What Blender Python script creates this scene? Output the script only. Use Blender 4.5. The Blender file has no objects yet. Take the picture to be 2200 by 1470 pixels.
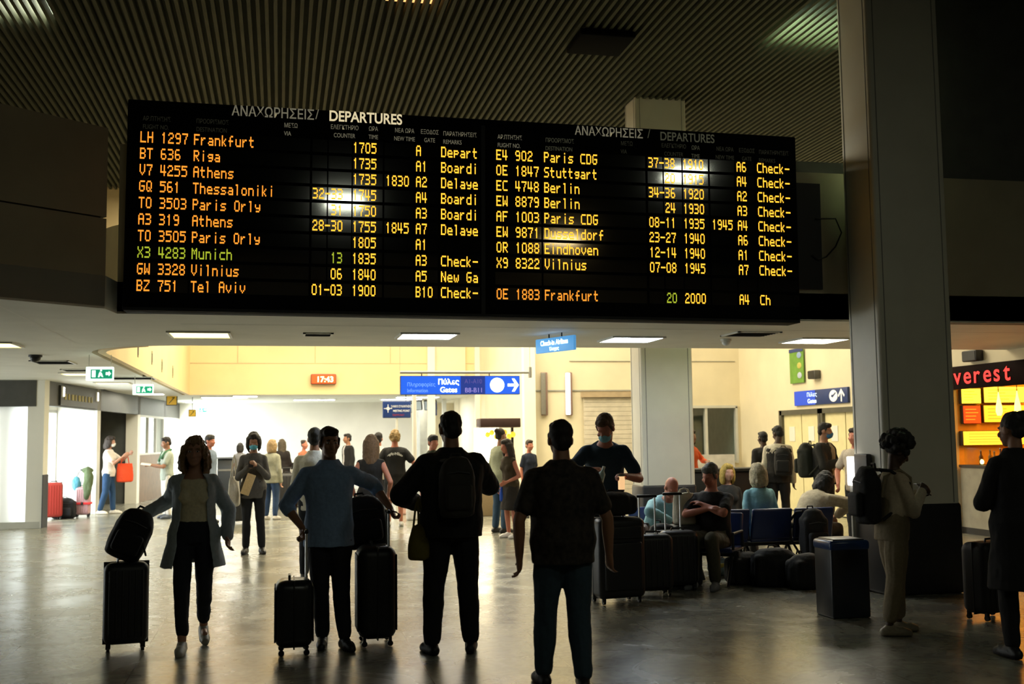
import bpy, bmesh, math, random
from mathutils import Vector as V, Matrix as M, Euler, noise as mnoise
R = math.radians
scene = bpy.context.scene
COL = scene.collection
rnd = random.Random(7)

# ------------------------------------------------------------------ camera
FPX = 2350.0
PSI, PITCH, ROLL, EYE = R(12), math.atan(205 / FPX), R(.7), 1.6
cf = V((math.sin(PSI) * math.cos(PITCH), math.cos(PSI) * math.cos(PITCH), math.sin(PITCH)))
r0 = V((math.cos(PSI), -math.sin(PSI), 0)); u0 = r0.cross(cf)
cr = r0 * math.cos(ROLL) - u0 * math.sin(ROLL); cu = u0 * math.cos(ROLL) + r0 * math.sin(ROLL)
cam_d = bpy.data.cameras.new('camera'); cam = bpy.data.objects.new('camera', cam_d); COL.objects.link(cam)
mw = M((cr, cu, -cf)).transposed().to_4x4(); mw.translation = V((0, 0, EYE)); cam.matrix_world = mw
cam_d.sensor_width = 36; cam_d.lens = 36 * FPX / 2200; cam_d.clip_end = 300
cam_d.dof.use_dof = True; cam_d.dof.focus_distance = 10.4; cam_d.dof.aperture_fstop = 2.4
scene.camera = cam

# ------------------------------------------------------------------ daylight, exposure
world = bpy.data.worlds.new('daylight'); scene.world = world; world.use_nodes = True
bg = world.node_tree.nodes['Background']; bg.inputs[0].default_value = (1, .98, .93, 1); bg.inputs[1].default_value = 3.2
vs = scene.view_settings
scene.display_settings.display_device = 'sRGB'
vs.view_transform = 'Standard'; vs.look = 'None'; vs.gamma = 1; vs.exposure = 0.0; vs.use_curve_mapping = False
cy = scene.cycles
cy.use_denoising = True; cy.max_bounces = 8; cy.diffuse_bounces = 4; cy.glossy_bounces = 4; cy.transmission_bounces = 6
cy.sample_clamp_indirect = 6; cy.caustics_reflective = False; cy.caustics_refractive = False

def area(name, loc, size, energy, color=(1, 1, 1), rot=(0, 0, 0), sy=None, spread=None):
    l = bpy.data.lights.new(name, 'AREA'); l.energy = energy; l.color = color; l.shape = 'RECTANGLE'
    l.size = size; l.size_y = sy or size
    if spread: l.spread = spread
    o = bpy.data.objects.new(name, l); o.location = loc; o.rotation_euler = rot; COL.objects.link(o); return o
# roof light over the atrium, and the daylight that comes in through the street doors
area('roof_light', (2.6, 22.6, 6.4), 9.4, 2050, (1, .88, .62), sy=9)
area('roof_light_gates', (9.4, 19.5, 6.5), 1.6, 160, (1, .88, .6), sy=5)
for i, (x, y, w, e) in enumerate([(-5.25, 24.4, 2.3, 260), (-4.0, 35, 1.6, 420)]):
    area('door_daylight', (x, y, 1.2), w, e, (.95, .98, 1), (0, R(-90), R(5.4)), sy=3.0 if i == 0 else 2.0)
area('added_window_fill', (-9.25, 17.5, 1.3), 2.2, 110, (.97, .98, 1), (0, R(-90), 0), sy=7.6)  # added area light behind the unseen left window, brightens the column faces

# ------------------------------------------------------------------ placing helpers
def ray(px, py): return cf + cr * ((px - 1100) / FPX) + cu * ((735 - py) / FPX)
def onz(px, py, z=0.0):
    d = ray(px, py); t = (z - EYE) / d.z; return V((d.x * t, d.y * t, z))
def ony(px, py, y):
    d = ray(px, py); t = y / d.y; return V((d.x * t, y, EYE + d.z * t))
def onx(px, py, x):
    d = ray(px, py); t = x / d.x; return V((x, d.y * t, EYE + d.z * t))

# ------------------------------------------------------------------ materials
def mat(name, color, rough=.6, metal=0.0, var=.12, scale=6, bump=0.0, emit=None, es=1.0, spec=.5, trans=0, detail=4):
    m = bpy.data.materials.new(name); m.use_nodes = True
    nt = m.node_tree; b = nt.nodes['Principled BSDF']; L = nt.links.new
    b.inputs['Roughness'].default_value = rough; b.inputs['Metallic'].default_value = metal
    b.inputs['Specular IOR Level'].default_value = spec
    tc = nt.nodes.new('ShaderNodeTexCoord'); nz = nt.nodes.new('ShaderNodeTexNoise')
    nz.inputs['Scale'].default_value = scale; nz.inputs['Detail'].default_value = detail
    L(tc.outputs['Object'], nz.inputs['Vector'])
    rp = nt.nodes.new('ShaderNodeValToRGB')
    c = color
    rp.color_ramp.elements[0].position = .3; rp.color_ramp.elements[1].position = .7
    rp.color_ramp.elements[0].color = (c[0] * (1 - var), c[1] * (1 - var), c[2] * (1 - var), 1)
    rp.color_ramp.elements[1].color = (min(1, c[0] * (1 + var)), min(1, c[1] * (1 + var)), min(1, c[2] * (1 + var)), 1)
    L(nz.outputs['Fac'], rp.inputs['Fac']); L(rp.outputs['Color'], b.inputs['Base Color'])
    if bump:
        bp = nt.nodes.new('ShaderNodeBump'); bp.inputs['Strength'].default_value = bump; bp.inputs['Distance'].default_value = .01
        L(nz.outputs['Fac'], bp.inputs['Height']); L(bp.outputs['Normal'], b.inputs['Normal'])
    if emit:
        b.inputs['Emission Color'].default_value = (*emit, 1); b.inputs['Emission Strength'].default_value = es
    if trans: b.inputs['Transmission Weight'].default_value = trans
    return m
_mc = {}
def cmat(color, rough=.75, kind='cloth', **k):
    if kind in ('cloth', 'skin'): color = tuple(c ** 1.22 for c in color)
    key = (tuple(color), rough, kind, tuple(k.items()))
    if key not in _mc: _mc[key] = mat('%s_%d' % (kind, len(_mc)), color, rough, **{**dict(var=.09, scale=45, bump=.25 if kind == 'cloth' else .0), **k})
    return _mc[key]
def glow(name, color, s): return mat(name, color, .4, emit=color, es=s, var=.03)

def floor_mat():
    m = bpy.data.materials.new('polished_marble_floor'); m.use_nodes = True
    nt = m.node_tree; b = nt.nodes['Principled BSDF']; L = nt.links.new; N = nt.nodes.new
    tc = N('ShaderNodeTexCoord')
    n1 = N('ShaderNodeTexNoise'); n1.inputs['Scale'].default_value = 1.1; n1.inputs['Detail'].default_value = 7; n1.inputs['Distortion'].default_value = 1.6
    n2 = N('ShaderNodeTexNoise'); n2.inputs['Scale'].default_value = .35; n2.inputs['Detail'].default_value = 3
    n3 = N('ShaderNodeTexNoise'); n3.inputs['Scale'].default_value = 5; n3.inputs['Detail'].default_value = 6; n3.inputs['Distortion'].default_value = 2.5
    for n in (n1, n2, n3): L(tc.outputs['Object'], n.inputs['Vector'])
    rp = N('ShaderNodeValToRGB'); e = rp.color_ramp.elements
    e[0].position = .32; e[0].color = (.19, .19, .165, 1); e[1].position = .7; e[1].color = (.30, .29, .22, 1)
    L(n1.outputs['Fac'], rp.inputs['Fac'])
    rp3 = N('ShaderNodeValToRGB'); e = rp3.color_ramp.elements
    e[0].position = .40; e[0].color = (.72, .72, .72, 1); e[1].position = .56; e[1].color = (1, 1, 1, 1)
    L(n3.outputs['Fac'], rp3.inputs['Fac'])
    mx = N('ShaderNodeMix'); mx.data_type = 'RGBA'; mx.blend_type = 'MULTIPLY'; mx.inputs['Factor'].default_value = .8
    L(rp.outputs['Color'], mx.inputs['A']); L(rp3.outputs['Color'], mx.inputs['B'])
    br = N('ShaderNodeTexBrick'); br.offset = 0; br.inputs['Scale'].default_value = 1
    br.inputs['Brick Width'].default_value = 1.0; br.inputs['Row Height'].default_value = 1.0; br.inputs['Mortar Size'].default_value = .006
    br.inputs['Color1'].default_value = (1, 1, 1, 1); br.inputs['Color2'].default_value = (.86, .86, .84, 1); br.inputs['Mortar'].default_value = (.35, .35, .33, 1)
    L(tc.outputs['Object'], br.inputs['Vector'])
    mx2 = N('ShaderNodeMix'); mx2.data_type = 'RGBA'; mx2.blend_type = 'MULTIPLY'; mx2.inputs['Factor'].default_value = .8
    L(mx.outputs['Result'], mx2.inputs['A']); L(br.outputs['Color'], mx2.inputs['B'])
    L(mx2.outputs['Result'], b.inputs['Base Color'])
    rr = N('ShaderNodeMapRange'); rr.inputs['From Min'].default_value = .3; rr.inputs['From Max'].default_value = .7
    rr.inputs['To Min'].default_value = .20; rr.inputs['To Max'].default_value = .30
    L(n1.outputs['Fac'], rr.inputs['Value']); L(rr.outputs['Result'], b.inputs['Roughness'])
    bp = N('ShaderNodeBump'); bp.inputs['Strength'].default_value = .012; bp.inputs['Distance'].default_value = .02
    L(n3.outputs['Fac'], bp.inputs['Height']); L(bp.outputs['Normal'], b.inputs['Normal'])
    b.inputs['Specular IOR Level'].default_value = .6
    return m

# ------------------------------------------------------------------ mesh builder
class MB:
    def __init__(s): s.v = []; s.f = []; s.mi = []; s.cur = 0
    def add(s, vs, fs):
        o = len(s.v); s.v += [tuple(p) for p in vs]; s.f += [tuple(i + o for i in f) for f in fs]; s.mi += [s.cur] * len(fs); return s
    def box(s, c, d, rot=None):
        x, y, z = d[0] / 2, d[1] / 2, d[2] / 2
        p = [V(q) for q in ((-x, -y, -z), (x, -y, -z), (x, y, -z), (-x, y, -z), (-x, -y, z), (x, -y, z), (x, y, z), (-x, y, z))]
        if rot is not None: p = [rot @ q for q in p]
        return s.add([q + V(c) for q in p], [(3, 2, 1, 0), (4, 5, 6, 7), (0, 1, 5, 4), (1, 2, 6, 5), (2, 3, 7, 6), (3, 0, 4, 7)])
    def b2(s, a, b): return s.box([(a[i] + b[i]) / 2 for i in range(3)], [abs(b[i] - a[i]) for i in range(3)])
    def prism(s, poly, z0, z1):      # polygon in xy, extruded in z
        n = len(poly)
        return s.add([(x, y, z0) for x, y in poly] + [(x, y, z1) for x, y in poly],
                     [tuple(range(n - 1, -1, -1)), tuple(range(n, 2 * n))] + [(i, (i + 1) % n, n + (i + 1) % n, n + i) for i in range(n)])
    def prismy(s, poly, y0, y1):     # polygon in xz, extruded along y
        n = len(poly)
        return s.add([(x, y0, z) for x, z in poly] + [(x, y1, z) for x, z in poly],
                     [tuple(range(n)), tuple(range(2 * n - 1, n - 1, -1))] + [(i, n + i, n + (i + 1) % n, (i + 1) % n) for i in range(n)])
    def tube(s, pts, r, n=8, caps=True):
        pts = [V(p) for p in pts]; rs = r if isinstance(r, (list, tuple)) else [r] * len(pts)
        vs = []; fs = []; up = None
        for i, p in enumerate(pts):
            t = (pts[min(i + 1, len(pts) - 1)] - pts[max(i - 1, 0)]).normalized()
            if up is None: up = t.orthogonal().normalized()
            a = (up - t * up.dot(t)).normalized(); up = a; b = t.cross(a)
            vs += [p + (a * math.cos(2 * math.pi * k / n) + b * math.sin(2 * math.pi * k / n)) * rs[i] for k in range(n)]
        for i in range(len(pts) - 1):
            for k in range(n): fs.append((i * n + k, i * n + (k + 1) % n, (i + 1) * n + (k + 1) % n, (i + 1) * n + k))
        if caps: fs += [tuple(range(n - 1, -1, -1)), tuple(range((len(pts) - 1) * n, len(pts) * n))]
        return s.add(vs, fs)
    def cyl(s, a, b, r, n=16): return s.tube([a, b], r, n)
    def cap(s, a, b, ra, rb, n=12):   # capsule with two radii
        a, b = V(a), V(b); t = (b - a); L = t.length
        if L < 1e-5: t = V((0, 0, 1)); b = a + t * 1e-4
        t = (b - a).normalized(); pts = []; rs = []
        for q in (85, 60, 30, 0): pts.append(a - t * ra * math.sin(R(q))); rs.append(ra * math.cos(R(q)))
        for q in (0, 30, 60, 85): pts.append(b + t * rb * math.sin(R(q))); rs.append(rb * math.cos(R(q)))
        if L < 1e-3: del pts[3], rs[3]
        return s.tube(pts, rs, n)
    def chain(s, pts, rs, n=12):
        for i in range(len(pts) - 1): s.cap(pts[i], pts[i + 1], rs[i], rs[i + 1], n)
        return s
    def ell(s, c, r, rot=None, nu=16, nv=10):
        c = V(c); vs = []; fs = []
        vs.append(V((0, 0, r[2])))
        for j in range(1, nv):
            th = math.pi * j / nv
            for k in range(nu):
                ph = 2 * math.pi * k / nu
                vs.append(V((r[0] * math.sin(th) * math.cos(ph), r[1] * math.sin(th) * math.sin(ph), r[2] * math.cos(th))))
        vs.append(V((0, 0, -r[2])))
        for k in range(nu): fs.append((0, 1 + k, 1 + (k + 1) % nu))
        for j in range(nv - 2):
            for k in range(nu):
                a = 1 + j * nu + k; b = 1 + j * nu + (k + 1) % nu; fs.append((a, a + nu, b + nu, b))
        l = len(vs) - 1
        for k in range(nu): fs.append((l, l - nu + (k + 1) % nu, l - nu + k))
        if rot is not None: vs = [rot @ p for p in vs]
        return s.add([p + c for p in vs], fs)
    def loft(s, rings, n=24, caps=True):   # rings: (centre, axis u, axis v) ellipses
        vs = []; fs = []
        for c, u, w in rings:
            vs += [V(c) + V(u) * math.cos(2 * math.pi * k / n) + V(w) * math.sin(2 * math.pi * k / n) for k in range(n)]
        for i in range(len(rings) - 1):
            for k in range(n): fs.append((i * n + k, i * n + (k + 1) % n, (i + 1) * n + (k + 1) % n, (i + 1) * n + k))
        if caps: fs += [tuple(range(n - 1, -1, -1)), tuple(range((len(rings) - 1) * n, len(rings) * n))]
        return s.add(vs, fs)
    def rbox(s, c, d, r=.03, seg=4, rot=None):   # box rounded on all edges
        bm = bmesh.new(); bmesh.ops.create_cube(bm, size=1)
        for v in bm.verts: v.co = V((v.co.x * d[0], v.co.y * d[1], v.co.z * d[2]))
        bmesh.ops.bevel(bm, geom=bm.edges[:], offset=min(r, min(d) * .49), segments=seg, profile=.5, affect='EDGES')
        bm.verts.index_update()
        vs = [v.co.copy() for v in bm.verts]
        if rot is not None: vs = [rot @ q for q in vs]
        s.add([q + V(c) for q in vs], [[v.index for v in f.verts] for f in bm.faces]); bm.free(); return s
    def mesh(s, name, smooth=False):
        me = bpy.data.meshes.new(name); me.from_pydata(s.v, [], s.f)
        bm = bmesh.new(); bm.from_mesh(me); bmesh.ops.recalc_face_normals(bm, faces=bm.faces[:]); bm.to_mesh(me); bm.free()
        if any(s.mi): me.polygons.foreach_set('material_index', s.mi)
        if smooth:
            me.polygons.foreach_set('use_smooth', [True] * len(me.polygons))
            if smooth != 'all': me.set_sharp_from_angle(angle=R(40))
        return me
    def build(s, name, m, parent=None, smooth=True, loc=None, rot=None):
        me = s.mesh(name, smooth)
        for q in (m if isinstance(m, (list, tuple)) else [m]): me.materials.append(q)
        o = bpy.data.objects.new(name, me); COL.objects.link(o)
        if parent: o.parent = parent
        if loc is not None: o.location = loc
        if rot is not None: o.rotation_euler = rot
        return o

def thing(name, label, cat, loc=(0, 0, 0), rz=0, group=None, rot=None):
    o = bpy.data.objects.new(name, None); o.empty_display_size = .1; COL.objects.link(o); o.location = loc
    o.rotation_euler = rot if rot else (0, 0, rz); o['label'] = label; o['category'] = cat
    if group: o['group'] = group
    return o
def tag(o, label, cat, group=None):
    o['label'] = label; o['category'] = cat
    if group: o['group'] = group
    return o
def struct(mb, name, m, smooth=False):
    o = mb.build(name, m, None, smooth); o['kind'] = 'structure'; return o
def dup(root, loc, rot, label=None):
    def cp(o, p):
        c = o.copy(); COL.objects.link(c)
        if p: c.parent = p
        for ch in o.children: cp(ch, c)
        return c
    r = cp(root, None); r.location = loc; r.rotation_euler = rot
    if label: r['label'] = label
    return r

# lettering: text outlines turned into mesh data inside a builder, in the local xz plane facing -y
def text_into(mb, txt, x, z, h, y=0.0, sx=1.0, align='LEFT', depth=.002, bold=0.0):
    cu_ = bpy.data.curves.new('t', 'FONT'); cu_.body = txt; cu_.size = 1; cu_.extrude = 0; cu_.offset = bold
    o = bpy.data.objects.new('t', cu_); COL.objects.link(o)
    dg = bpy.context.evaluated_depsgraph_get(); me = bpy.data.meshes.new_from_object(o.evaluated_get(dg))
    k = h / .73
    w = max([v.co.x for v in me.vertices] or [0]) * k * sx
    ox = x - (w / 2 if align == 'CENTER' else w if align == 'RIGHT' else 0)
    mb.add([(ox + v.co.x * k * sx, y, z + v.co.y * k) for v in me.vertices], [tuple(p.vertices) for p in me.polygons])
    bpy.data.objects.remove(o); bpy.data.meshes.remove(me); bpy.data.curves.remove(cu_)
    return w

GLYPH = {}
def _g(s):
    for row in s.strip().split('\n'):
        c, bits = row.split(' ', 1); GLYPH[c] = bits.split('/')
_g('''0 .###./#...#/#...#/#...#/#...#/#...#/.###.
1 ..#../.##../..#../..#../..#../..#../..#..
2 .###./#...#/....#/..##./.#.../#..../#####
3 ####./....#/....#/.###./....#/....#/####.
4 #..#./#..#./#..#./#..#./#####/...#./...#.
5 #####/#..../####./....#/....#/....#/####.
6 .###./#..../#..../####./#...#/#...#/.###.
7 #####/....#/...#./...#./..#../..#../..#..
8 .###./#...#/#...#/.###./#...#/#...#/.###.
9 .###./#...#/#...#/.####/....#/....#/.###.
- ...../...../...../#####/...../...../.....
A .###./#...#/#...#/#####/#...#/#...#/#...#
B ####./#...#/#...#/####./#...#/#...#/####.
C .####/#..../#..../#..../#..../#..../.####
D ####./#...#/#...#/#...#/#...#/#...#/####.
E #####/#..../#..../####./#..../#..../#####
F #####/#..../#..../####./#..../#..../#....
G .####/#..../#..../#.###/#...#/#...#/.###.
H #...#/#...#/#...#/#####/#...#/#...#/#...#
L #..../#..../#..../#..../#..../#..../#####
M #...#/##.##/#.#.#/#.#.#/#...#/#...#/#...#
N #...#/##..#/##..#/#.#.#/#..##/#..##/#...#
O .###./#...#/#...#/#...#/#...#/#...#/.###.
P ####./#...#/#...#/####./#..../#..../#....
Q .###./#...#/#...#/#...#/#.#.#/#..#./.##.#
R ####./#...#/#...#/####./#.#../#..#./#...#
S .####/#..../#..../.###./....#/....#/####.
T #####/..#../..#../..#../..#../..#../..#..
V #...#/#...#/#...#/#...#/#...#/.#.#./..#..
W #...#/#...#/#...#/#.#.#/#.#.#/##.##/#...#
X #...#/#...#/.#.#./..#../.#.#./#...#/#...#
Z #####/....#/...#./..#../.#.../#..../#####
a ...../...../.###./....#/.####/#...#/.####
b #..../#..../####./#...#/#...#/#...#/####.
c ...../...../.####/#..../#..../#..../.####
d ....#/....#/.####/#...#/#...#/#...#/.####
e ...../...../.###./#...#/#####/#..../.####
f ..##./.#.../.#.../####./.#.../.#.../.#...
g ...../...../.####/#...#/.####/....#/.###.
h #..../#..../####./#...#/#...#/#...#/#...#
i ..#../...../..#../..#../..#../..#../..#..
k #..../#..../#..#./#.#../##.../#.#../#..#.
l .##../..#../..#../..#../..#../..#../..#..
n ...../...../####./#...#/#...#/#...#/#...#
o ...../...../.###./#...#/#...#/#...#/.###.
p ...../...../####./#...#/####./#..../#....
r ...../...../#.##./##.../#..../#..../#....
s ...../...../.####/#..../.###./....#/####.
t .#.../.#.../####./.#.../.#.../.#.../..##.
u ...../...../#...#/#...#/#...#/#...#/.####
v ...../...../#...#/#...#/#...#/.#.#./..#..
w ...../...../#...#/#...#/#.#.#/#.#.#/.#.#.
y ...../...../#...#/#...#/.####/....#/.###.''')
def led(mb, txt, x, z, pitch=.0625, h=.104, y=0.0):
    dx = pitch * .155; dz = h / 7
    for i, ch in enumerate(txt):
        for r_, row in enumerate(GLYPH.get(ch, [])):
            k = 0
            while k < 5:
                if row[k] == '#':
                    e = k
                    while e < 4 and row[e + 1] == '#': e += 1
                    cx = x + i * pitch + (k + e) / 2 * dx; w = (e - k + 1) * dx * 1.06
                    zz = z + h - (r_ + .5) * dz
                    mb.add([(cx - w / 2, y, zz - dz * .52), (cx + w / 2, y, zz - dz * .52), (cx + w / 2, y, zz + dz * .52), (cx - w / 2, y, zz + dz * .52)], [(0, 1, 2, 3)])
                    k = e
                k += 1
# ================================================================== the hall
cream = mat('cream_plaster', (.74, .66, .47), .6, var=.06, scale=1.5)
warm = mat('yellow_cream_panel', (.80, .62, .33), .55, var=.06, scale=1.2)
white = mat('white_wall_paint', (.80, .78, .70), .55, var=.05, scale=1.2)
soff = mat('soffit_paint', (.74, .735, .66), .6, var=.05, scale=2)
fasc = mat('parapet_cladding', (.42, .38, .27), .6, var=.08, scale=2)
darkp = mat('dark_paint', (.02, .022, .024), .6, var=.2)
black = mat('black_plastic', (.008, .008, .009), .4, var=.2)
gpost = mat('painted_metal_post', (.55, .55, .5), .4, var=.06)
steel = mat('brushed_steel', (.6, .6, .58), .3, 1.0, var=.1)
chrome = mat('chrome', (.85, .85, .83), .35, .45, var=.04)
brownp = mat('brown_board', (.16, .095, .05), .5, var=.2)
walln = mat('hall_wall_paint', (.13, .125, .105), .7, var=.08, scale=2)
colm = mat('column_cladding', (.72, .70, .60), .45, var=.05, scale=2.5)
wains = mat('dark_wainscot', (.012, .013, .016), .45, var=.2)
slatm = mat('ceiling_slat', (.06, .062, .04), .7, var=.1, scale=3, spec=.06)

struct(MB().b2((-10, -9.5, -.2), (17, 46, 0)), 'floor', floor_mat())
mb = MB()
for i in range(266): mb.b2((-9.4 + i * .1, -9, 6.55), (-9.4 + i * .1 + .042, 37, 6.66))
mb.b2((-9.6, -9.5, 7.1), (17, 37, 7.3))
struct(mb, 'ceiling', [slatm]).data.materials.append(darkp)
# outer shell of the hall
mb = MB(); mb.b2((-9.3, -9.3, 0), (-9, 13.5, 7.1)); mb.b2((-9.3, 13.5, 2.5), (-9, 21.5, 7.1)); mb.b2((-9.3, 21.5, 0), (-9, 22.3, 7.1)); mb.b2((-9.3, 13.5, 0), (-9, 21.5, .1)); struct(mb, 'wall_left', walln)  # opening in the left wall made for the added window
struct(MB().b2((-9.3, -9.3, 0), (16.3, -9, 7.1)), 'wall_rear', walln)
mb = MB(); mb.b2((16, -9, 0), (16.3, 11.4, 7.1)); mb.b2((10.5, 11.25, 0), (16.3, 11.45, 7.1)); struct(mb, 'wall_right', walln)
# mezzanine: soffit slab with the atrium cut out, parapet in front
def fill_slab(outer, holes, z0, z1):
    bm = bmesh.new(); es = []
    for loop in [outer] + holes:
        vs = [bm.verts.new((x, y, z0)) for x, y in loop]
        es += [bm.edges.new((vs[i], vs[(i + 1) % len(vs)])) for i in range(len(vs))]
    bmesh.ops.triangle_fill(bm, edges=es, use_beauty=True, use_dissolve=False)
    r_ = bmesh.ops.extrude_face_region(bm, geom=bm.faces[:])
    for g in r_['geom']:
        if isinstance(g, bmesh.types.BMVert): g.co.z = z1
    bmesh.ops.recalc_face_normals(bm, faces=bm.faces[:]); bm.verts.index_update()
    mb = MB().add([v.co.copy() for v in bm.verts], [[v.index for v in f.verts] for f in bm.faces]); bm.free(); return mb
arc = [(-1.1 - 1.3 * math.sin(R(a)), 15.6 - 1.35 * math.cos(R(a))) for a in range(0, 91, 9)]
void = [(10.5, 14.25)] + arc + [(-2.4, 29.5), (5.45, 29.5), (5.45, 23.9), (10.5, 23.9)]
LX = lambda y: -4.4 + .0949 * (y - 22.3)           # line of the street-side wall
outer = [(-8.99, 4.33), (-1.55, 10.33), (-1.5, 10.72), (15.99, 10.72), (15.99, 36.3), (-4.6, 36.3), (-6.2, 22.35), (-8.99, 22.35)]
hole = [(10.62, 14.25)] + arc[:3] + [(x - .08, y) for x, y in arc[3:]] + [(-2.48, 29.6), (5.5, 29.6), (5.5, 24.0), (10.62, 24.0)]
struct(fill_slab(outer, [hole], 2.8, 3.1), 'ceiling_soffit', soff)
grv = mat('joint_line', (.28, .28, .25), .6)
for a, b_ in (((-2.4, 9.7), (-2.42, 14.4)), ((-1.0, 11.6), (10, 11.75)),):
    d = V((b_[0] - a[0], b_[1] - a[1], 0)); n = V((-d.y, d.x, 0)).normalized() * .008
    mb = MB().add([(a[0] + n.x, a[1] + n.y, 2.798), (b_[0] + n.x, b_[1] + n.y, 2.798), (b_[0] - n.x, b_[1] - n.y, 2.798), (a[0] - n.x, a[1] - n.y, 2.798)], [(0, 1, 2, 3)])
    struct(mb, 'trim_soffit_joint', white if a[0] < -2 else grv)
def wallseg(mb, a, b_, z0, z1, t=.12):
    a, b_ = V((a[0], a[1], 0)), V((b_[0], b_[1], 0)); d = (b_ - a); n = V((-d.y, d.x, 0)).normalized() * t
    return mb.prism([(a.x, a.y), (b_.x, b_.y), (b_.x + n.x, b_.y + n.y), (a.x + n.x, a.y + n.y)], z0, z1)
mb = MB(); mb.b2((-1.5, 10.72, 2.82), (10.5, 10.86, 4.42)); struct(mb, 'wall_parapet', fasc)
struct(MB().b2((7.1, 10.74, 2.8), (16, 10.9, 7.1)), 'wall_dark_filler', mat('dark_filler_paint', (.09, .095, .09), .7))  # wall added to supply the darkness right of the large column
mb = MB(); wallseg(mb, (-8.99, 4.33), (-1.55, 10.33), 3.1 - .28, 3.62); wallseg(mb, (-8.99, 4.33), (-1.55, 10.33), 3.635, 4.46)
struct(mb, 'wall_parapet_left', fasc)
struct(wallseg(MB(), (-8.99, 4.36), (-1.6, 10.32), 3.615, 3.64, .1), 'trim_parapet_groove', darkp)
# upper railing of the mezzanine
t = thing('mezzanine_railing', 'dark metal railing running along the top of the parapet behind the departures board', 'railing', (0, 11.2, 4.42))
mb = MB(); mb.b2((-1.2, -.04, .1), (10.4, .04, .24)); mb.build('handrail', darkp, t)
for i in range(6): MB().b2((.2 + i * 2.0 - .04 - .55, -.03, -.1), (.2 + i * 2.0 + .04 - .55, .03, .1)).build('post', darkp, t)
# atrium walls
mb = MB(); pts = [(x, y) for x, y in arc[3:]] + [(-2.4, 29.5)]
for i in range(len(pts) - 1): wallseg(mb, pts[i + 1], pts[i], 2.8, 4.4, .1)
struct(mb, 'wall_atrium_left', warm, True)
mb = MB(); mb.b2((-2.5, 29.5, 2.8), (5.45, 29.65, 7.1)); mb.b2((-9, 22.3, 3.1), (-2.4, 22.4, 7.1)); mb.b2((-2.5, 22.3, 4.4), (-2.4, 29.6, 7.1)); struct(mb, 'wall_atrium_far', warm)
mb = MB(); mb.b2((-2.35, 29.49, 3.62), (5.4, 29.5, 3.635))
for x in (-1.1, .9, 2.9): mb.b2((x, 29.49, 3.64), (x + .015, 29.5, 6))
struct(mb, 'trim_panel_joint', mat('panel_joint', (.5, .4, .24), .6))
mb = MB()
for x0, x1 in ((3.9, 4.1), (5.2, 5.45)): mb.b2((x0, 29.36, 0), (x1, 29.5, 6.5))
struct(mb, 'trim_pilaster', white)
mb = MB(); mb.b2((4.1, 29.44, 2.9), (4.95, 29.5, 6.5)); struct(mb, 'trim_wall_panel', cream)
# right back wall with shutter bay and dark office window
mb = MB()
mb.b2((5.45, 23.9, 0), (8.85, 24.05, 6.5)); mb.b2((8.85, 23.9, 2.28), (10.5, 24.05, 6.5)); mb.b2((8.85, 23.9, 0), (10.5, 24.05, .95)); mb.b2((10.42, 23.9, .95), (10.5, 24.05, 2.28))
mb.b2((5.33, 23.9, 0), (5.48, 36, 6.5))
struct(mb, 'wall_back', cream)
struct(MB().b2((5.3, 23.7, 0), (5.56, 23.92, 6.5)), 'trim_corner_pilaster', white)
mb = MB(); mb.b2((5.6, 23.88, 2.62), (8.8, 23.9, 2.65)); mb.b2((6.4, 23.88, 3.3), (10.4, 23.9, 3.312)); struct(mb, 'trim_back_wall_joint', grv)
t = thing('roller_shutter', 'closed cream roller shutter with brown box head in the back wall', 'shutter', (7.2, 23.88, 0))
MB().b2((-.55, -.12, 2.48), (1.2, 0, 2.6)).build('shutter_box', mat('shutter_box_paint', (.42, .32, .2), .5), t)
mb = MB()
for i in range(24): mb.b2((-.5, -.05, i * .103), (1.15, -.02, i * .103 + .097))
mb.build('curtain', mat('shutter_slat', (.62, .56, .45), .5), t)
t = thing('window_1', '', ''); del t['label'], t['category']; t['kind'] = 'structure'
mb = MB(); mb.b2((8.85, 23.86, 2.22), (10.42, 24, 2.28)); mb.b2((8.85, 23.86, .95), (10.42, 24, 1.0)); mb.b2((8.85, 23.86, .95), (8.9, 24, 2.28)); mb.b2((9.62, 23.88, 1), (9.68, 24, 2.25)); mb.b2((10.37, 23.86, 1), (10.42, 24, 2.25))
mb.build('window_frame', gpost, t)
glass = bpy.data.materials.new('window_glass'); glass.use_nodes = True
nt = glass.node_tree; nt.nodes.remove(nt.nodes['Principled BSDF']); _t = nt.nodes.new('ShaderNodeBsdfTransparent'); _g2 = nt.nodes.new('ShaderNodeBsdfGlossy'); _g2.inputs['Roughness'].default_value = .05
_t.inputs[0].default_value = (.93, .96, .95, 1); _mx = nt.nodes.new('ShaderNodeMixShader'); _fr = nt.nodes.new('ShaderNodeValue'); _fr.outputs[0].default_value = .05
nt.links.new(_fr.outputs[0], _mx.inputs[0]); nt.links.new(_t.outputs[0], _mx.inputs[1]); nt.links.new(_g2.outputs[0], _mx.inputs[2]); nt.links.new(_mx.outputs[0], nt.nodes['Material Output'].inputs[0])
MB().b2((8.9, 23.95, 1), (10.37, 23.97, 2.22)).build('window_pane', glass, t)
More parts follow.
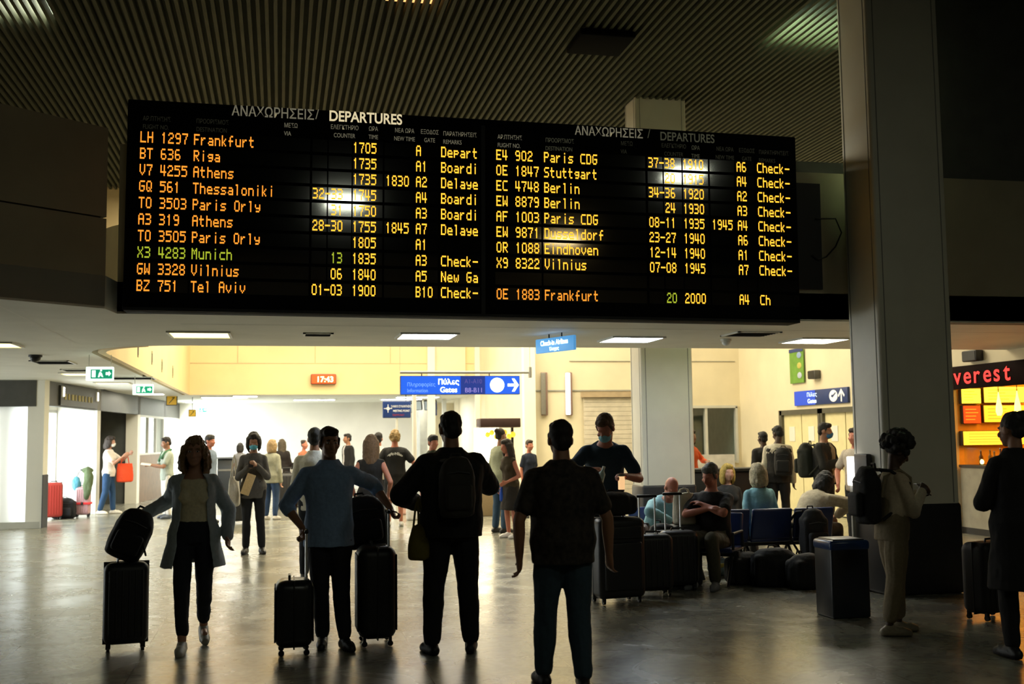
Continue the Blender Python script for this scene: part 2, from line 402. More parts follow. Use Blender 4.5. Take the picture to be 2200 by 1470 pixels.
# office behind that window
mb = MB(); mb.b2((8.6, 26, 0), (10.6, 26.1, 2.8)); mb.b2((8.55, 24.05, 0), (8.6, 26, 2.8)); mb.b2((10.55, 24.05, 0), (10.6, 26, 2.8)); mb.b2((8.5, 24.05, 2.75), (10.6, 26, 2.82))
struct(mb, 'wall_office', mat('office_green_wall', (.33, .42, .37), .6))
struct(MB().b2((9.6, 25.6, 0), (10.0, 25.66, 2.2)), 'wall_office_screen', mat('office_grey_panel', (.5, .5, .47), .6))
struct(MB().b2((9.3, 23.6, 0), (10.2, 23.86, 1.15)), 'wall_counter_front', mat('counter_white', (.55, .53, .5), .5))
# right wall: gate doors, shop opening
mb = MB()
mb.b2((10.5, 15.75, 2.1), (10.65, 24, 6.5)); mb.b2((10.5, 21.9, 0), (10.65, 24, 2.1)); mb.b2((10.5, 15.75, 0), (10.65, 17.2, 2.1)); mb.b2((10.5, 11.4, 2.28), (10.65, 15.75, 6.5))
struct(mb, 'wall_gates', cream)
struct(MB().b2((10.8, 17.0, 0), (10.95, 22.2, 2.3)), 'wall_gates_inner', cream)
dm = mat('gate_door_panel', (.78, .70, .40), .4, var=.05); df = mat('gate_door_frame', (.09, .085, .06), .5)
for n, (y0, y1) in enumerate(((20.1, 21.7), (18.3, 19.9))):
    t = thing('door_%d' % (n + 1), '', ''); del t['label'], t['category']; t['kind'] = 'structure'; t.location = (10.5, (y0 + y1) / 2, 0)
    w = (y1 - y0) / 2
    mb = MB(); mb.b2((-.03, -w - .09, 0), (.12, -w, 2.1)); mb.b2((-.03, w, 0), (.12, w + .09, 2.1)); mb.b2((-.03, -w - .09, 2.0), (.12, w + .09, 2.1)); mb.build('door_frame', df, t)
    for s in (-1, 1):
        lf = MB().b2((.03, s * .015, .02), (.08, s * w, 2.0)).build('door_leaf', dm, t)
        MB().tube([(-.0, s * .12, .9), (-.0, s * .12, 1.25)], .014).build('door_handle', steel, lf)
        MB().b2((.02, s * .3, 1.45), (.03, s * .55, 1.75)).build('notice', white, lf)
# columns
def column(name, label, x0, y0, w, d, h):
    t = thing(name, label, 'column', (x0 + w / 2, y0 + d / 2, 0)); t['kind'] = 'structure'
    MB().rbox((0, 0, h / 2), (w, d, h), .035, 4).build('column_shaft', colm, t)
    mb = MB()
    for sx in (-1, 1):
        mb.b2((sx * (w / 2 - .07) - .005, -d / 2 - .004, .9), (sx * (w / 2 - .07) + .005, -d / 2 + .01, h))
        mb.b2((sx * (w / 2) - .004, -d / 2 + .06, .9), (sx * (w / 2) + .004, -d / 2 + .07, h))
        mb.b2((sx * (w / 2) - .004, d / 2 - .07, .9), (sx * (w / 2) + .004, d / 2 - .06, h))
    mb.build('cladding_joint', grv, t)
    MB().rbox((0, 0, .45), (w + .03, d + .03, .9), .04, 3).build('wainscot', wains, t)
    return t
cR = column('column', 'large pale clad column standing in the hall beside the departures board', 5.86, 9.9, .82, .6, 6.6)
cM = column('column', 'pale clad column standing in the atrium under the right half of the board', 5.08, 15.0, .79, .5, 6.6)
# ---------------- street side
struct(MB().b2((-9, 22.3, 2.3), (-4.55, 22.42, 7.1)).b2((-9, 22.3, 0), (-8.45, 22.42, 2.4)), 'wall_street', mat('street_fascia_dark', (.06, .06, .052), .6))
frost = bpy.data.materials.new('frosted_glass'); frost.use_nodes = True
nt = frost.node_tree; nt.nodes.remove(nt.nodes['Principled BSDF'])
tl = nt.nodes.new('ShaderNodeBsdfTranslucent'); tl.inputs[0].default_value = (.93, .95, .95, 1)
nt.links.new(tl.outputs[0], nt.nodes['Material Output'].inputs[0])
t = thing('window_2', '', ''); del t['label'], t['category']; t['kind'] = 'structure'
mb = MB()
for i in range(4): mb.b2((-8.44 + i * 1.0, 22.33, .12), (-8.44 + i * 1.0 + .985, 22.345, 2.3))
mb.build('window_pane', frost, t)
mb = MB(); mb.b2((-8.6, 22.3, 0), (-4.44, 22.4, .12))
for i in range(5): mb.b2((-8.46 + i, 22.315, .1), (-8.43 + i, 22.36, 2.3))
mb.build('window_frame', gpost, t)
t = thing('window_added', '', ''); del t['label'], t['category']; t['kind'] = 'structure'  # window added out of view to bring light onto the columns
mb = MB()
for i in range(5): mb.b2((-9.1, 13.5 + i * 1.98, .1), (-9.02, 13.58 + i * 1.98, 2.5))
mb.build('window_frame', gpost, t); MB().b2((-9.07, 13.5, .1), (-9.06, 21.5, 2.5)).build('window_pane', glass, t)
def street(y0, y1, z0, z1, mb=None, t=.12, off=0):
    mb = mb or MB(); return wallseg(mb, (LX(y0) + off, y0), (LX(y1) + off, y1), z0, z1, t)
signm = mat('dark_shop_fascia', (.035, .035, .028), .5)
mb = MB(); street(22.6, 36.1, 2.32, 2.82, mb); struct(mb, 'wall_shopfront', signm)
mb = MB()
for y0, y1 in ((22.3, 22.6), (26.15, 26.45), (30.2, 30.5), (33.6, 33.9), (35.95, 36.2)):
    street(y0, y1, 0, 2.82, mb, .3)
mb.b2((-5.2, 26.15, 0), (-4.1, 26.3, 2.82)); street(22.9, 26.15, 2.3, 2.82, mb, .1, -.85)
struct(mb, 'wall_street_piers', white)
mb = MB(); street(22.28, 22.62, 0, 1.0, mb, -.012); struct(mb, 'trim_pier_wainscot', wains)
mb = MB(); street(30.5, 33.6, 0, 1.25, mb, .1); struct(mb, 'wall_kiosk_counter', brownp)
# dark office recess
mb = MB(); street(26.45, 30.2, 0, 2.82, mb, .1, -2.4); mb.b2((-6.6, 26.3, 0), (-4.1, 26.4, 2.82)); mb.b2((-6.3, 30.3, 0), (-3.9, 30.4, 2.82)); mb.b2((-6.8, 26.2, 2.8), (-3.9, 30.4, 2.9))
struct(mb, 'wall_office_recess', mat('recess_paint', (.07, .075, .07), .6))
for n, (y0, y1, z0, z1, nm) in enumerate(((22.6, 26.15, 0, 2.32, 2), (30.5, 33.6, 1.25, 2.32, 3), (33.9, 35.95, 0, 2.32, 1))):
    t = thing(('door_3', 'window_3', 'door_4')[n], '', ''); del t['label'], t['category']; t['kind'] = 'structure'
    mb = MB()
    of = -.85 if n == 0 else 0
    street(y0, y1, z1 - .06, z1, mb, .08, of); street(y0, y1, z0, z0 + .05, mb, .08, of)
    for i in range(nm + 1):
        y = y0 + (y1 - y0 - .05) * i / nm; street(y, y + .05, z0, z1, mb, .08, of)
    mb.build('frame', gpost, t)
    street(y0, y1, z0 + .04, z1 - .04, None, .01, of - .04).build('glass_pane', glass, t)
for y, lab in ((23.3, 'small square white lamp above the shopfront nearest the frosted glazing'), (25.9, 'small square white lamp above the bright street door')):
    px = LX(y) + .04
    t = thing('wall_lamp', lab, 'lamp', (px, y, 2.62), group='shopfront lamps')
    MB().rbox((0, 0, 0), (.06, .16, .22), .02).build('lamp_body', white, t)
    MB().b2((.03, -.06, -.09), (.037, .06, .09)).build('lamp_diffuser', glow('white_lamp', (1, .98, .95), 5), t)
lm = mat('faded_yellow_letter', (.32, .26, .06), .6)
t = thing('shop_sign', 'dark shop fascia sign with faint yellowish lettering above the bright street door', 'sign', (LX(24.6) + .02, 24.6, 2.35), R(84.6))
MB().b2((-1.4, -.02, 0), (1.4, .02, .4)).build('sign_panel', signm, t)
mb = MB()
for i in range(9): mb.b2((-1.15 + i * .25, -.03, .12), (-1.15 + i * .25 + rnd.uniform(.08, .19), -.02, .24))
mb.build('lettering', lm, t)
# far wall and queue counters
struct(MB().b2((-4, 36, 0), (5.45, 36.2, 2.82)), 'wall_far', white)
mb = MB()
for px in (898, 955, 1003): 
    p = ony(px, 900, 33); mb.b2((p.x - .06, 33, 0), (p.x + .06, 33.12, 2.8))
struct(mb, 'trim_gate_portal_post', gpost)
p = ony(980, 900, 34); struct(MB().b2((p.x - .7, 34, 0), (p.x + .5, 34.1, 2.7)), 'wall_gate_portal', cream)
p = ony(912, 900, 33.5); struct(MB().b2((p.x - .25, 33.5, 0), (p.x + .35, 33.6, 2.8)), 'wall_gate_recess', mat('recess_grey', (.33, .32, .26), .6))

# ================================================================== lamps in the soffit and hall ceiling
troff = {'cool': glow('cool_tube', (.82, .92, 1), 32), 'warm': glow('warm_tube', (1, .80, .30), 3.2), 'far': glow('far_fill_tube', (1, .96, .88), 34), 'wcool': glow('neutral_tube', (1, .94, .74), 34)}
lframe = mat('lamp_frame', (.7, .7, .66), .4)
def troffer(x, y, kind, label, w=.62, z=2.8, d=.62):
    t = thing('ceiling_light', label, 'ceiling light', (x, y, z), group='recessed soffit lights')
    mb = MB(); r_ = .03
    mb.b2((-w / 2 - r_, -d / 2 - r_, -.02), (w / 2 + r_, -d / 2, .0)); mb.b2((-w / 2 - r_, d / 2, -.02), (w / 2 + r_, d / 2 + r_, 0)); mb.b2((-w / 2 - r_, -d / 2, -.02), (-w / 2, d / 2, 0)); mb.b2((w / 2, -d / 2, -.02), (w / 2 + r_, d / 2, 0))
    mb.build('frame', lframe, t)
    MB().b2((-w / 2, -d / 2, -.012), (w / 2, d / 2, -.004)).build('diffuser', troff[kind], t)
troffer(-.88, 12.7, 'warm', 'yellowish ceiling light in the soffit under the left end of the board')
troffer(1.67, 12.65, 'cool', 'bluish white ceiling light in the soffit under the middle of the board')
troffer(4.25, 12.9, 'cool', 'bluish white ceiling light in the soffit just before the atrium column')
troffer(6.72, 12.9, 'wcool', 'warm white ceiling light in the soffit beside the large column')
troffer(-3.45, 14.2, 'warm', 'yellow ceiling light at the left edge of the soffit')
for px, py, lab in ((177, 803, 'dim ceiling light beside the nearer green exit sign'), (243, 823, 'dim ceiling light between the two green exit signs'), (323, 846, 'thin ceiling light just past the farther green exit sign'), (405, 873, 'thin ceiling light near the far white wall'), (527, 851, 'bright ceiling light in the far soffit below the wall clock')):
    p = onz(px, py, 2.8); troffer(p.x, p.y, 'warm' if px < 300 else 'wcool', lab)
for x, y in ((-1.5, 31.2), (1.0, 33.2), (3.6, 33.2), (-2.2, 34.6)): troffer(x, y, 'far', 'added unseen ceiling light in the far soffit brightening the white end wall', 1.2)  # lamps added out of sight to whiten the end wall
p = onz(905, 851, 2.79); troffer(p.x, 31.5, 'cool', 'white ceiling light right under the blue gates sign', 1.2)
def hang(x, y, z, w, d, g, label, s=1, em=None):
    t = thing('ceiling_light', label, 'ceiling light', (x, y, z), group='hall ceiling lights')
    MB().b2((-w / 2 - .03, -d / 2 - .03, .02), (w / 2 + .03, d / 2 + .03, .12)).build('housing', darkp, t)
    MB().b2((-w / 2, -d / 2, 0), (w / 2, d / 2, .02)).build('diffuser', g, t)
gw = glow('hall_tube_white', (.95, 1, .78), 22); gg = glow('hall_tube_green', (.72, 1, .6), 55); go = glow('hall_tube_orange', (1, .5, .16), 1.6); gy = glow('hall_tube_yellow', (1, .75, .35), 14)
hang(-2.95, 13.2, 6.7, .62, .62, gw, 'white hall light above the ceiling slats at the upper left')
hang(6.45, 12.1, 6.74, 1.0, .8, gg, 'greenish hall light above the ceiling slats beside the large column')
hang(1.45, 12.15, 6.72, .6, .6, go, 'faint orange hall light above the ceiling slats over the board')
hang(1.28, -1.8, 6.5, .7, .9, gw, 'white hall light mirrored in the left half of the board')
hang(7.44, 1.6, 6.5, .62, .75, gw, 'white hall light mirrored in the right half of the board')
hang(6.92, -5.4, 6.5, .75, .8, gy, 'yellow hall light mirrored low in the right half of the board')
# dark recess plate among the slats
tag(MB().rbox((3.89, 12.76, 6.5), (.7, .7, .08), .02).build('ceiling_hatch', mat('hatch_black', (.004, .004, .004), .9, spec=.02)), 'dark square hatch among the slats of the high ceiling', 'hatch')
# vents and detectors
def vent(px, py, w, d, label):
    p = onz(px, py, 2.8)
    t = thing('ceiling_vent', label, 'vent', (p.x, p.y, 2.8), group='soffit vents')
    mb = MB(); mb.b2((-w / 2, -d / 2, -.015), (w / 2, -d / 2 + .03, 0)); mb.b2((-w / 2, d / 2 - .03, -.015), (w / 2, d / 2, 0)); mb.b2((-w / 2, -d / 2, -.015), (-w / 2 + .03, d / 2, 0)); mb.b2((w / 2 - .03, -d / 2, -.015), (w / 2, d / 2, 0)); mb.build('frame', lframe, t)
    mb = MB(); mb.b2((-w / 2 + .02, -d / 2 + .02, -.006), (w / 2 - .02, d / 2 - .02, -.002))
    for i in range(6): mb.box((0, -d / 2 + .06 + i * (d - .1) / 6, -.01), (w - .06, .02, .004), Euler((.6, 0, 0)).to_matrix())
    mb.build('grille', darkp, t)
vent(683, 718, .34, .35, 'small dark air vent in the soffit between two lights left of centre')
vent(1613, 717, .55, .55, 'dark square air vent in the soffit beside the rightmost light')
vent(115, 778, .55, .7, 'dark air vent in the left soffit nearest the ceiling camera')
vent(166, 795, .45, .5, 'dark air vent just before the nearer exit sign')
vent(285, 812, .8, .8, 'dark air vent beside the curved edge of the atrium')
def dome(px, py, label, m, r=.07, name='smoke_detector', cat='detector'):
    p = onz(px, py, 2.78); t = thing(name, label, cat, (p.x, p.y, 2.8))
    MB().cyl((0, 0, -.03), (0, 0, 0), r).build('base', m, t); MB().ell((0, 0, -.04), (r * .8, r * .8, r * .7)).build('dome', m, t)
dome(76, 766, 'small dark dome camera on the left soffit', black, .09, 'dome_camera', 'camera')
dome(1560, 732, 'small pale smoke detector on the soffit beside the square vent', lframe)

# ================================================================== the departures board
BX, BY, BZ, BR = 1.93, 10.4, 2.77, .008
board = thing('departures_board', 'huge black airport departures board with glowing amber flight rows', 'departures board', (BX, BY, BZ), rot=(0, BR, 0))
hous = MB().rbox((0, .14, .985), (6.68, .28, 1.97), .015, 2).build('housing', mat('matt_black_housing', (.006, .006, .007), .8, var=.1, spec=.12), board)
MB().b2((-3.2, .28, .4), (3.75, .34, 1.55)).build('rear_mount', black, board)
mb = MB(); mb.b2((-.02, -.004, .02), (.02, .002, 1.9)); mb.b2((-3.33, -.006, .0), (3.33, .002, .03)); mb.build('edge_trim', darkp, board)
winm = bpy.data.materials.new('display_window_glass'); winm.use_nodes = True
b = winm.node_tree.nodes['Principled BSDF']; b.inputs['Base Color'].default_value = (.004, .004, .004, 1); b.inputs['Roughness'].default_value = .065; b.inputs['Specular IOR Level'].default_value = 1.0; b.inputs['IOR'].default_value = 2.0
amber = glow('amber_segment', (1, .33, .03), 1.15); yellow = glow('yellow_segment', (1, .50, .035), 1.5); green = glow('green_segment', (.52, .62, .04), .75)
lettA = glow('heading_reflection_bright', (.95, .80, .48), .75); lettB = glow('heading_reflection_mid', (.6, .55, .38), .22); lettC = glow('heading_reflection_dim', (.4, .4, .26), .085); lettD = glow('heading_reflection_faint', (.3, .3, .2), .028)  # emission steps paint in lamp reflections that catch some headings more
def bl(px, py=450): return ony(px, py, BY - .01).x - BX
def zloc(px, py): 
    q = ony(px, py, BY - .01); return q.z - BZ + (q.x - BX) * BR
ROWL = [('LH 1297', 'Frankfurt', '', '1705', '', 'A', 'Depart'), ('BT 636', 'Riga', '', '1735', '', 'A1', 'Boardi'), ('V7 4255', 'Athens', '', '1735', '1830', 'A2', 'Delaye'),
        ('GQ 561', 'Thessaloniki', '32-33', '1745', '', 'A4', 'Boardi'), ('TO 3503', 'Paris Orly', '   31', '1750', '', 'A3', 'Boardi'), ('A3 319', 'Athens', '28-30', '1755', '1845', 'A7', 'Delaye'),
        ('TO 3505', 'Paris Orly', '', '1805', '', 'A1', ''), ('X3 4283', 'Munich', '   13', '1835', '', 'A3', 'Check-'), ('GW 3328', 'Vilnius', '   06', '1840', '', 'A5', 'New Ga'), ('BZ 751', 'Tel Aviv', '01-03', '1900', '', 'B10', 'Check-')]
ROWR = [('E4 902', 'Paris CDG', '37-38', '1910', '', 'A6', 'Check-'), ('OE 1847', 'Stuttgart', '   20', '1915', '', 'A4', 'Check-'), ('EC 4748', 'Berlin', '34-36', '1920', '', 'A2', 'Check-'),
        ('EW 8879', 'Berlin', '   24', '1930', '', 'A3', 'Check-'), ('AF 1003', 'Paris CDG', '08-11', '1935', '1945', 'A4', 'Check-'), ('EW 9871', 'Dusseldorf', '23-27', '1940', '', 'A6', 'Check-'),
        ('OR 1088', 'Eindhoven', '12-14', '1940', '', 'A1', 'Check-'), ('X9 8322', 'Vilnius', '07-08', '1945', '', 'A7', 'Check-'), ('', '', '', '', '', '', ''), ('OE 1883', 'Frankfurt', '   20', '2000', '', 'A4', 'Ch')]
CL = [297, 413, 671, 757, 828, 893, 947]; CRt = [1066, 1169, 1394, 1468, 1529, 1584, 1628]
z1, z10 = zloc(785, 318) - .052, zloc(760, 624) - .052
for side, rows, cols in ((0, ROWL, CL), (1, ROWR, CRt)):
    for i, rw in enumerate(rows):
        z = z1 + (z10 - z1) * i / 9
        fr = MB()
        edges = [(cols[0] - 4, cols[1] - 8), (cols[1] - 4, cols[2] - 8), (cols[2] - 3, cols[2] + 29), (cols[2] + 32, cols[3] - 4), (cols[3] - 1, cols[4] - 8), (cols[4] - 4, cols[5] - 6), (cols[5] - 3, cols[6] - 8), (cols[6] - 4, cols[6] + 82)]
        for a, b_ in edges: fr.b2((bl(a), -.006, z - .010), (bl(b_), .003, z + .114))
        row = fr.build('flight_row', winm, board, False)
        ma, my, mg = MB(), MB(), MB()
        for k, tx in enumerate(rw):
            tgt = (my if (k in (2, 3, 4, 5, 6) or (side == 1 and i < 8)) else ma)
            if side == 0 and i == 7 and k < 3: tgt = mg
            if side == 1 and i == 9 and k == 2: tgt = mg
            px0 = cols[k]
            if k == 0 and tx:
                code, num = tx.split(' '); led(tgt, code, bl(px0), z, y=-.008); led(tgt, num, bl(px0 + (41 if side else 45)), z, y=-.008)
            else:
                pit = .0625 if k < 2 or k == 6 else .0585
                led(tgt, tx, bl(px0), z, pitch=pit, y=-.008)
        if ma.v: ma.build('lettering', amber, row, False)
        if my.v: my.build('lettering', yellow, row, False)
        if mg.v: o = mg.build('lettering', green, row, False); o['label'] = 'dimmer green lettering'
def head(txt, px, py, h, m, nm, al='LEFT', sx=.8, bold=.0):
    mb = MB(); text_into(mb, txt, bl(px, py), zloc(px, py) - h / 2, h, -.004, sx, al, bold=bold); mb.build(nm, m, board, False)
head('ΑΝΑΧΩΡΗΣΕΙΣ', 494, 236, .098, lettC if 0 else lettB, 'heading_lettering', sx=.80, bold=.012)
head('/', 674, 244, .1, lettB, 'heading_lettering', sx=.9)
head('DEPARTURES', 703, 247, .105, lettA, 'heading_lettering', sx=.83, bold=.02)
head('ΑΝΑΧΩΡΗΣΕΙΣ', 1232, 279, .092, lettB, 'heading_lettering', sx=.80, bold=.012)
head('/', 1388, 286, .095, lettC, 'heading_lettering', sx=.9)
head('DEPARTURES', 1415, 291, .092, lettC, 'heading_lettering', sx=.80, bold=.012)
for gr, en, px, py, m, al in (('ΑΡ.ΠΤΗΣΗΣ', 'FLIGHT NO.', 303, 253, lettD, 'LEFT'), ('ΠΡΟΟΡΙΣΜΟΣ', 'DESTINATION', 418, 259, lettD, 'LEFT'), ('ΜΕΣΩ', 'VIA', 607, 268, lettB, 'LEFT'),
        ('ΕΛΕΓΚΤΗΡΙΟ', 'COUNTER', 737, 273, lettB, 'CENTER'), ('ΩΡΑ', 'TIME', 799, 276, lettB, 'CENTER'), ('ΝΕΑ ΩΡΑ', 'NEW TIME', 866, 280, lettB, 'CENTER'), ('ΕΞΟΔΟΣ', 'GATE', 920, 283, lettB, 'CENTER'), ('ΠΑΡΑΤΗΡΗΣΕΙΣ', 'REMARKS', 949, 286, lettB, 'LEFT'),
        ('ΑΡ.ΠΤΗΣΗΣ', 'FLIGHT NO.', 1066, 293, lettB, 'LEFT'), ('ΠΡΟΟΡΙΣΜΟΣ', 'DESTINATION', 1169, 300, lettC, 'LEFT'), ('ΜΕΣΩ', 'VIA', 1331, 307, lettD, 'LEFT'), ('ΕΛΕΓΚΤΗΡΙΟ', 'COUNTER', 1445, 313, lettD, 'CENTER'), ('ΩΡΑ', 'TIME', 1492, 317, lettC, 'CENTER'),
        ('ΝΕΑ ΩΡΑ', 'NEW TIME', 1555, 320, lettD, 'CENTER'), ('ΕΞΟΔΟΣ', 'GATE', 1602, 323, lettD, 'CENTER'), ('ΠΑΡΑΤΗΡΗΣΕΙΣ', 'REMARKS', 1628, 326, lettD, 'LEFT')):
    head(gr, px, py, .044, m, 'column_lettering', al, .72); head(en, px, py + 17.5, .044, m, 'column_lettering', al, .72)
pts = [ony(1752, 470, 10.66) + V((0, 0, 0)), ony(1795, 470, 10.66), ony(1808, 500, 10.66), ony(1795, 530, 10.66), ony(1775, 552, 10.66), ony(1758, 558, 10.66), ony(1745, 548, 10.66)]
tag(MB().tube(pts, .008).build('loose_cable', black), 'thin black cable hanging in a loop on the parapet beside the board', 'cable')
# ================================================================== signs
blue = mat('sign_blue', (.01, .035, .16), .35, var=.05)
def facing(t_y): return t_y
# --- large gates sign
g0, g1 = ony(860, 828, 20), ony(1117, 828, 20)
gw_ = g1.x - g0.x; gcx = (g0.x + g1.x) / 2; gz = g0.z
t = thing('gates_sign', 'long glowing blue sign with white arrow, disc and gate lettering hung from a rail', 'sign', (gcx, 20, gz))
h2 = .165
MB().rbox((0, .06, 0), (gw_, .12, 2 * h2 + .02), .01, 2).build('sign_box', mat('sign_casing', (.05, .06, .1), .4), t)
lit_blue = glow('lit_blue', (.012, .09, .62), 1.15); lit_blue2 = glow('lit_dark_blue', (.01, .03, .22), .9); lit_white = glow('lit_white', (.85, .92, 1), 3.2); lit_vio = glow('lit_violet', (.32, .28, .75), .7); lit_pale = glow('lit_pale_blue', (.16, .34, .9), 1.2)
fp = MB(); fp.cur = 0; fp.b2((-gw_ / 2 + .01, -.006, -h2), (gw_ / 2 - .01, 0, h2)); fc = fp.build('lit_panel', lit_blue, t, False)
x = lambda px: (px - 988.5) / 257 * gw_
MB().b2((x(988), -.01, -h2), (x(1041), -.006, h2)).build('dark_panel', lit_blue2, t, False)
mb = MB(); text_into(mb, 'Πύλες', x(962), .015, .1, -.012, .95, 'CENTER', bold=.02); text_into(mb, 'Gates', x(962), -.13, .1, -.012, 1.0, 'CENTER', bold=.012); mb.build('lettering', lit_white, t, False)
mb = MB(); text_into(mb, 'A1-A10', x(1015), .03, .085, -.014, .9, 'CENTER'); mb.build('lettering', glow('faint_violet', (.12, .1, .4), .5), t, False)
mb = MB(); text_into(mb, 'B8-B11', x(1015), -.135, .09, -.014, .95, 'CENTER'); mb.build('lettering', lit_vio, t, False)
mb = MB(); text_into(mb, 'Πληροφορίες', x(874), -.02, .07, -.012, .85); text_into(mb, 'Information', x(874), -.13, .07, -.012, .85); mb.build('lettering', lit_pale, t, False)
mb = MB(); n = 28; mb.add([(x(1067) + .135 * math.cos(2 * math.pi * k / n), -.012, .135 * math.sin(2 * math.pi * k / n)) for k in range(n)], [tuple(range(n))]); mb.build('disc', lit_white, t, False)
mb = MB(); ax = x(1090)
mb.add([(ax, -.013, -.025), (ax + .13, -.013, -.025), (ax + .13, -.013, .025), (ax, -.013, .025)], [(0, 1, 2, 3)])
mb.add([(ax + .08, -.013, .12), (ax + .13, -.013, .12), (ax + .21, -.013, 0), (ax + .13, -.013, -.12), (ax + .08, -.013, -.12), (ax + .15, -.013, 0)], [(0, 1, 2, 5), (5, 2, 3, 4)])
mb.build('arrow', lit_white, t, False)
mb = MB(); q = ony(1140, 800, 20); mb.cyl((-gw_ / 2, .06, q.z - gz), (q.x - gcx + .02, .06, q.z - gz), .025); mb.build('hanging_rail', gpost, t)
for sx in (-.72, .55): MB().cyl((sx, .06, h2), (sx, .06, q.z - gz), .01).build('hanger', darkp, t)
mb = MB(); mb.box((q.x - gcx, .06, q.z - gz), (.05, .1, .2)); mb.build('bracket', gpost, t)
tag(MB().cyl((q.x, 20.06, q.z), (q.x, 20.06, 6.55), .005).cyl((g0.x, 20.06, q.z), (g0.x, 20.06, 6.55), .005).build('suspension_rod', cream), 'thin pale rods that carry the rail of the long blue sign', 'rod')
# --- wall clock
cl = ony(695, 815, 29.42)
t = thing('digital_clock', 'red glowing digital clock reading 17:43 on the cream atrium wall', 'clock', (cl.x, 29.42, cl.z))
MB().rbox((0, 0, 0), (.66, .14, .27), .02, 2).build('clock_case', mat('clock_case', (.15, .02, .01), .4), t)
MB().b2((-.31, -.076, -.115), (.31, -.07, .115)).build('clock_face', glow('clock_glow', (.9, .075, .01), .95), t, False)
mb = MB(); text_into(mb, '17:43', .03, -.075, .15, -.08, 1.0, 'CENTER', bold=.02); mb.build('digits', glow('clock_digits', (1, .72, .45), 3), t, False)
# --- meeting point signs
def meeting(px0, py0, px1, py1, y, label, lett=True):
    a, b_ = ony(px0, py0, y), ony(px1, py1, y); w, h = b_.x - a.x, a.z - b_.z
    t = thing('meeting_point_sign', label, 'sign', (a.x + w / 2, y, (a.z + b_.z) / 2))
    MB().rbox((0, .02, 0), (w, .05, h), .02, 3).build('sign_panel', blue, t)
    em = MB(); c0 = -w * .31
    for k in range(4):
        d = V((math.cos(k * math.pi / 2 ), 0, math.sin(k * math.pi / 2))); n_ = V((-d.z, 0, d.x)); o = V((c0, -.008, h * .06))
        em.add([o + d * .03 + n_ * .03, o + d * .03 - n_ * .03, o + d * .002], [(0, 1, 2)]); em.add([o + d * .09 + n_ * .008, o + d * .03 + n_ * .008, o + d * .03 - n_ * .008, o + d * .09 - n_ * .008], [(0, 1, 2, 3)])
    wl = mat('white_letter', (.75, .78, .82), .5); em.build('arrows_emblem', wl, t, False)
    if lett:
        mb = MB(); text_into(mb, 'ΣΗΜΕΙΟ ΣΥΝΑΝΤΗΣΗΣ', w * .16, h * .12, h * .13, -.008, .62, 'CENTER', bold=.01); text_into(mb, 'MEETING POINT', w * .16, -h * .14, h * .13, -.008, .75, 'CENTER', bold=.01); mb.build('lettering', wl, t, False)
        mb = MB(); text_into(mb, 'TREFFPUNKT', w * .05, -h * .38, h * .11, -.008, .8, 'CENTER'); mb.build('lettering', mat('red_letter', (.35, .03, .03), .5), t, False)
    z0 = -(a.z + b_.z) / 2
    MB().cyl((0, .05, z0), (0, .05, 0), .03).build('sign_post', gpost, t)
    return t
meeting(822, 862, 883, 898, 24, 'dark blue meeting point sign on a post left of the white gate post')
meeting(919, 864, 939, 893, 30, 'smaller dark blue sign seen behind the white gate post', False)
# --- light blue hanging sign
a = ony(1198, 739, 12.2)
t = thing('hanging_sign', 'small light blue sign hung edge-on from the soffit above the atrium', 'sign', (a.x, 12.3, a.z), rot=(0, 0, R(-66)))
MB().rbox((0, 0, 0), (.72, .04, .17), .01, 2).build('sign_panel', glow('lit_sky_blue', (.10, .36, .72), .75), t)
mb = MB(); text_into(mb, 'Check-in Airlines', 0, .0, .06, -.024, .9, 'CENTER', bold=.02); text_into(mb, 'Έλεγχος', 0, -.065, .04, -.024, .8, 'CENTER'); mb.build('lettering', lit_white, t, False)
MB().cyl((-.12, 0, .07), (-.12, 0, 2.8 - a.z), .008).cyl((.12, 0, .07), (.12, 0, 2.8 - a.z), .008).build('hanger', darkp, t)
# --- exit signs
exg = glow('exit_green', (.01, .30, .16), .9); exw = glow('exit_white', (.8, 1, .9), 1.3)
def exit_sign(px, py, y, label, w=.36, h=.19):
    a = ony(px, py, y)
    t = thing('exit_sign', label, 'exit sign', a, group='green exit signs')
    MB().rbox((0, .03, 0), (w, .06, h), .01, 2).build('sign_box', exw, t)
    mb = MB(); mb.b2((-w * .32, -.006, -h * .36), (w * .46, -.002, h * .3)); mb.build('sign_face', exg, t, False)
    mb = MB()   # running figure, door and arrow
    mb.add([(-.02, -.009, -.05), (0, -.009, -.05), (.02, -.009, 0), (.0, -.009, .02), (-.01, -.009, 0)], [(0, 1, 2, 3, 4)])
    mb.add([(.02, -.009, -.04), (.05, -.009, -.05), (.03, -.009, .01), (.0, -.009, .03)], [(0, 1, 2, 3)])
    n = 10; mb.add([(.02 + .014 * math.cos(6.28 * k / n), -.009, .042 + .014 * math.sin(6.28 * k / n)) for k in range(n)], [tuple(range(n))])
    mb.add([(-.10, -.009, -.05), (-.05, -.009, -.05), (-.05, -.009, .045), (-.10, -.009, .045)], [(0, 1, 2, 3)])
    mb.add([(.08, -.009, -.02), (.12, -.009, -.02), (.12, -.009, -.04), (.15, -.009, 0), (.12, -.009, .04), (.12, -.009, .02), (.08, -.009, .02)], [(0, 1, 2, 3, 4, 5, 6)])
    mb.build('running_figure', exw, t, False)
    mb = MB()
    for s in (-1, 1): mb.cyl((s * w * .4, .03, h / 2), (s * w * .4, .03, 2.8 - a.z), .005)
    mb.build('hanger', gpost, t)
exit_sign(214, 803, 15.8, 'nearer green and white running man exit sign hung from the left soffit')
exit_sign(307, 837, 20.8, 'farther green and white running man exit sign hung from the left soffit')
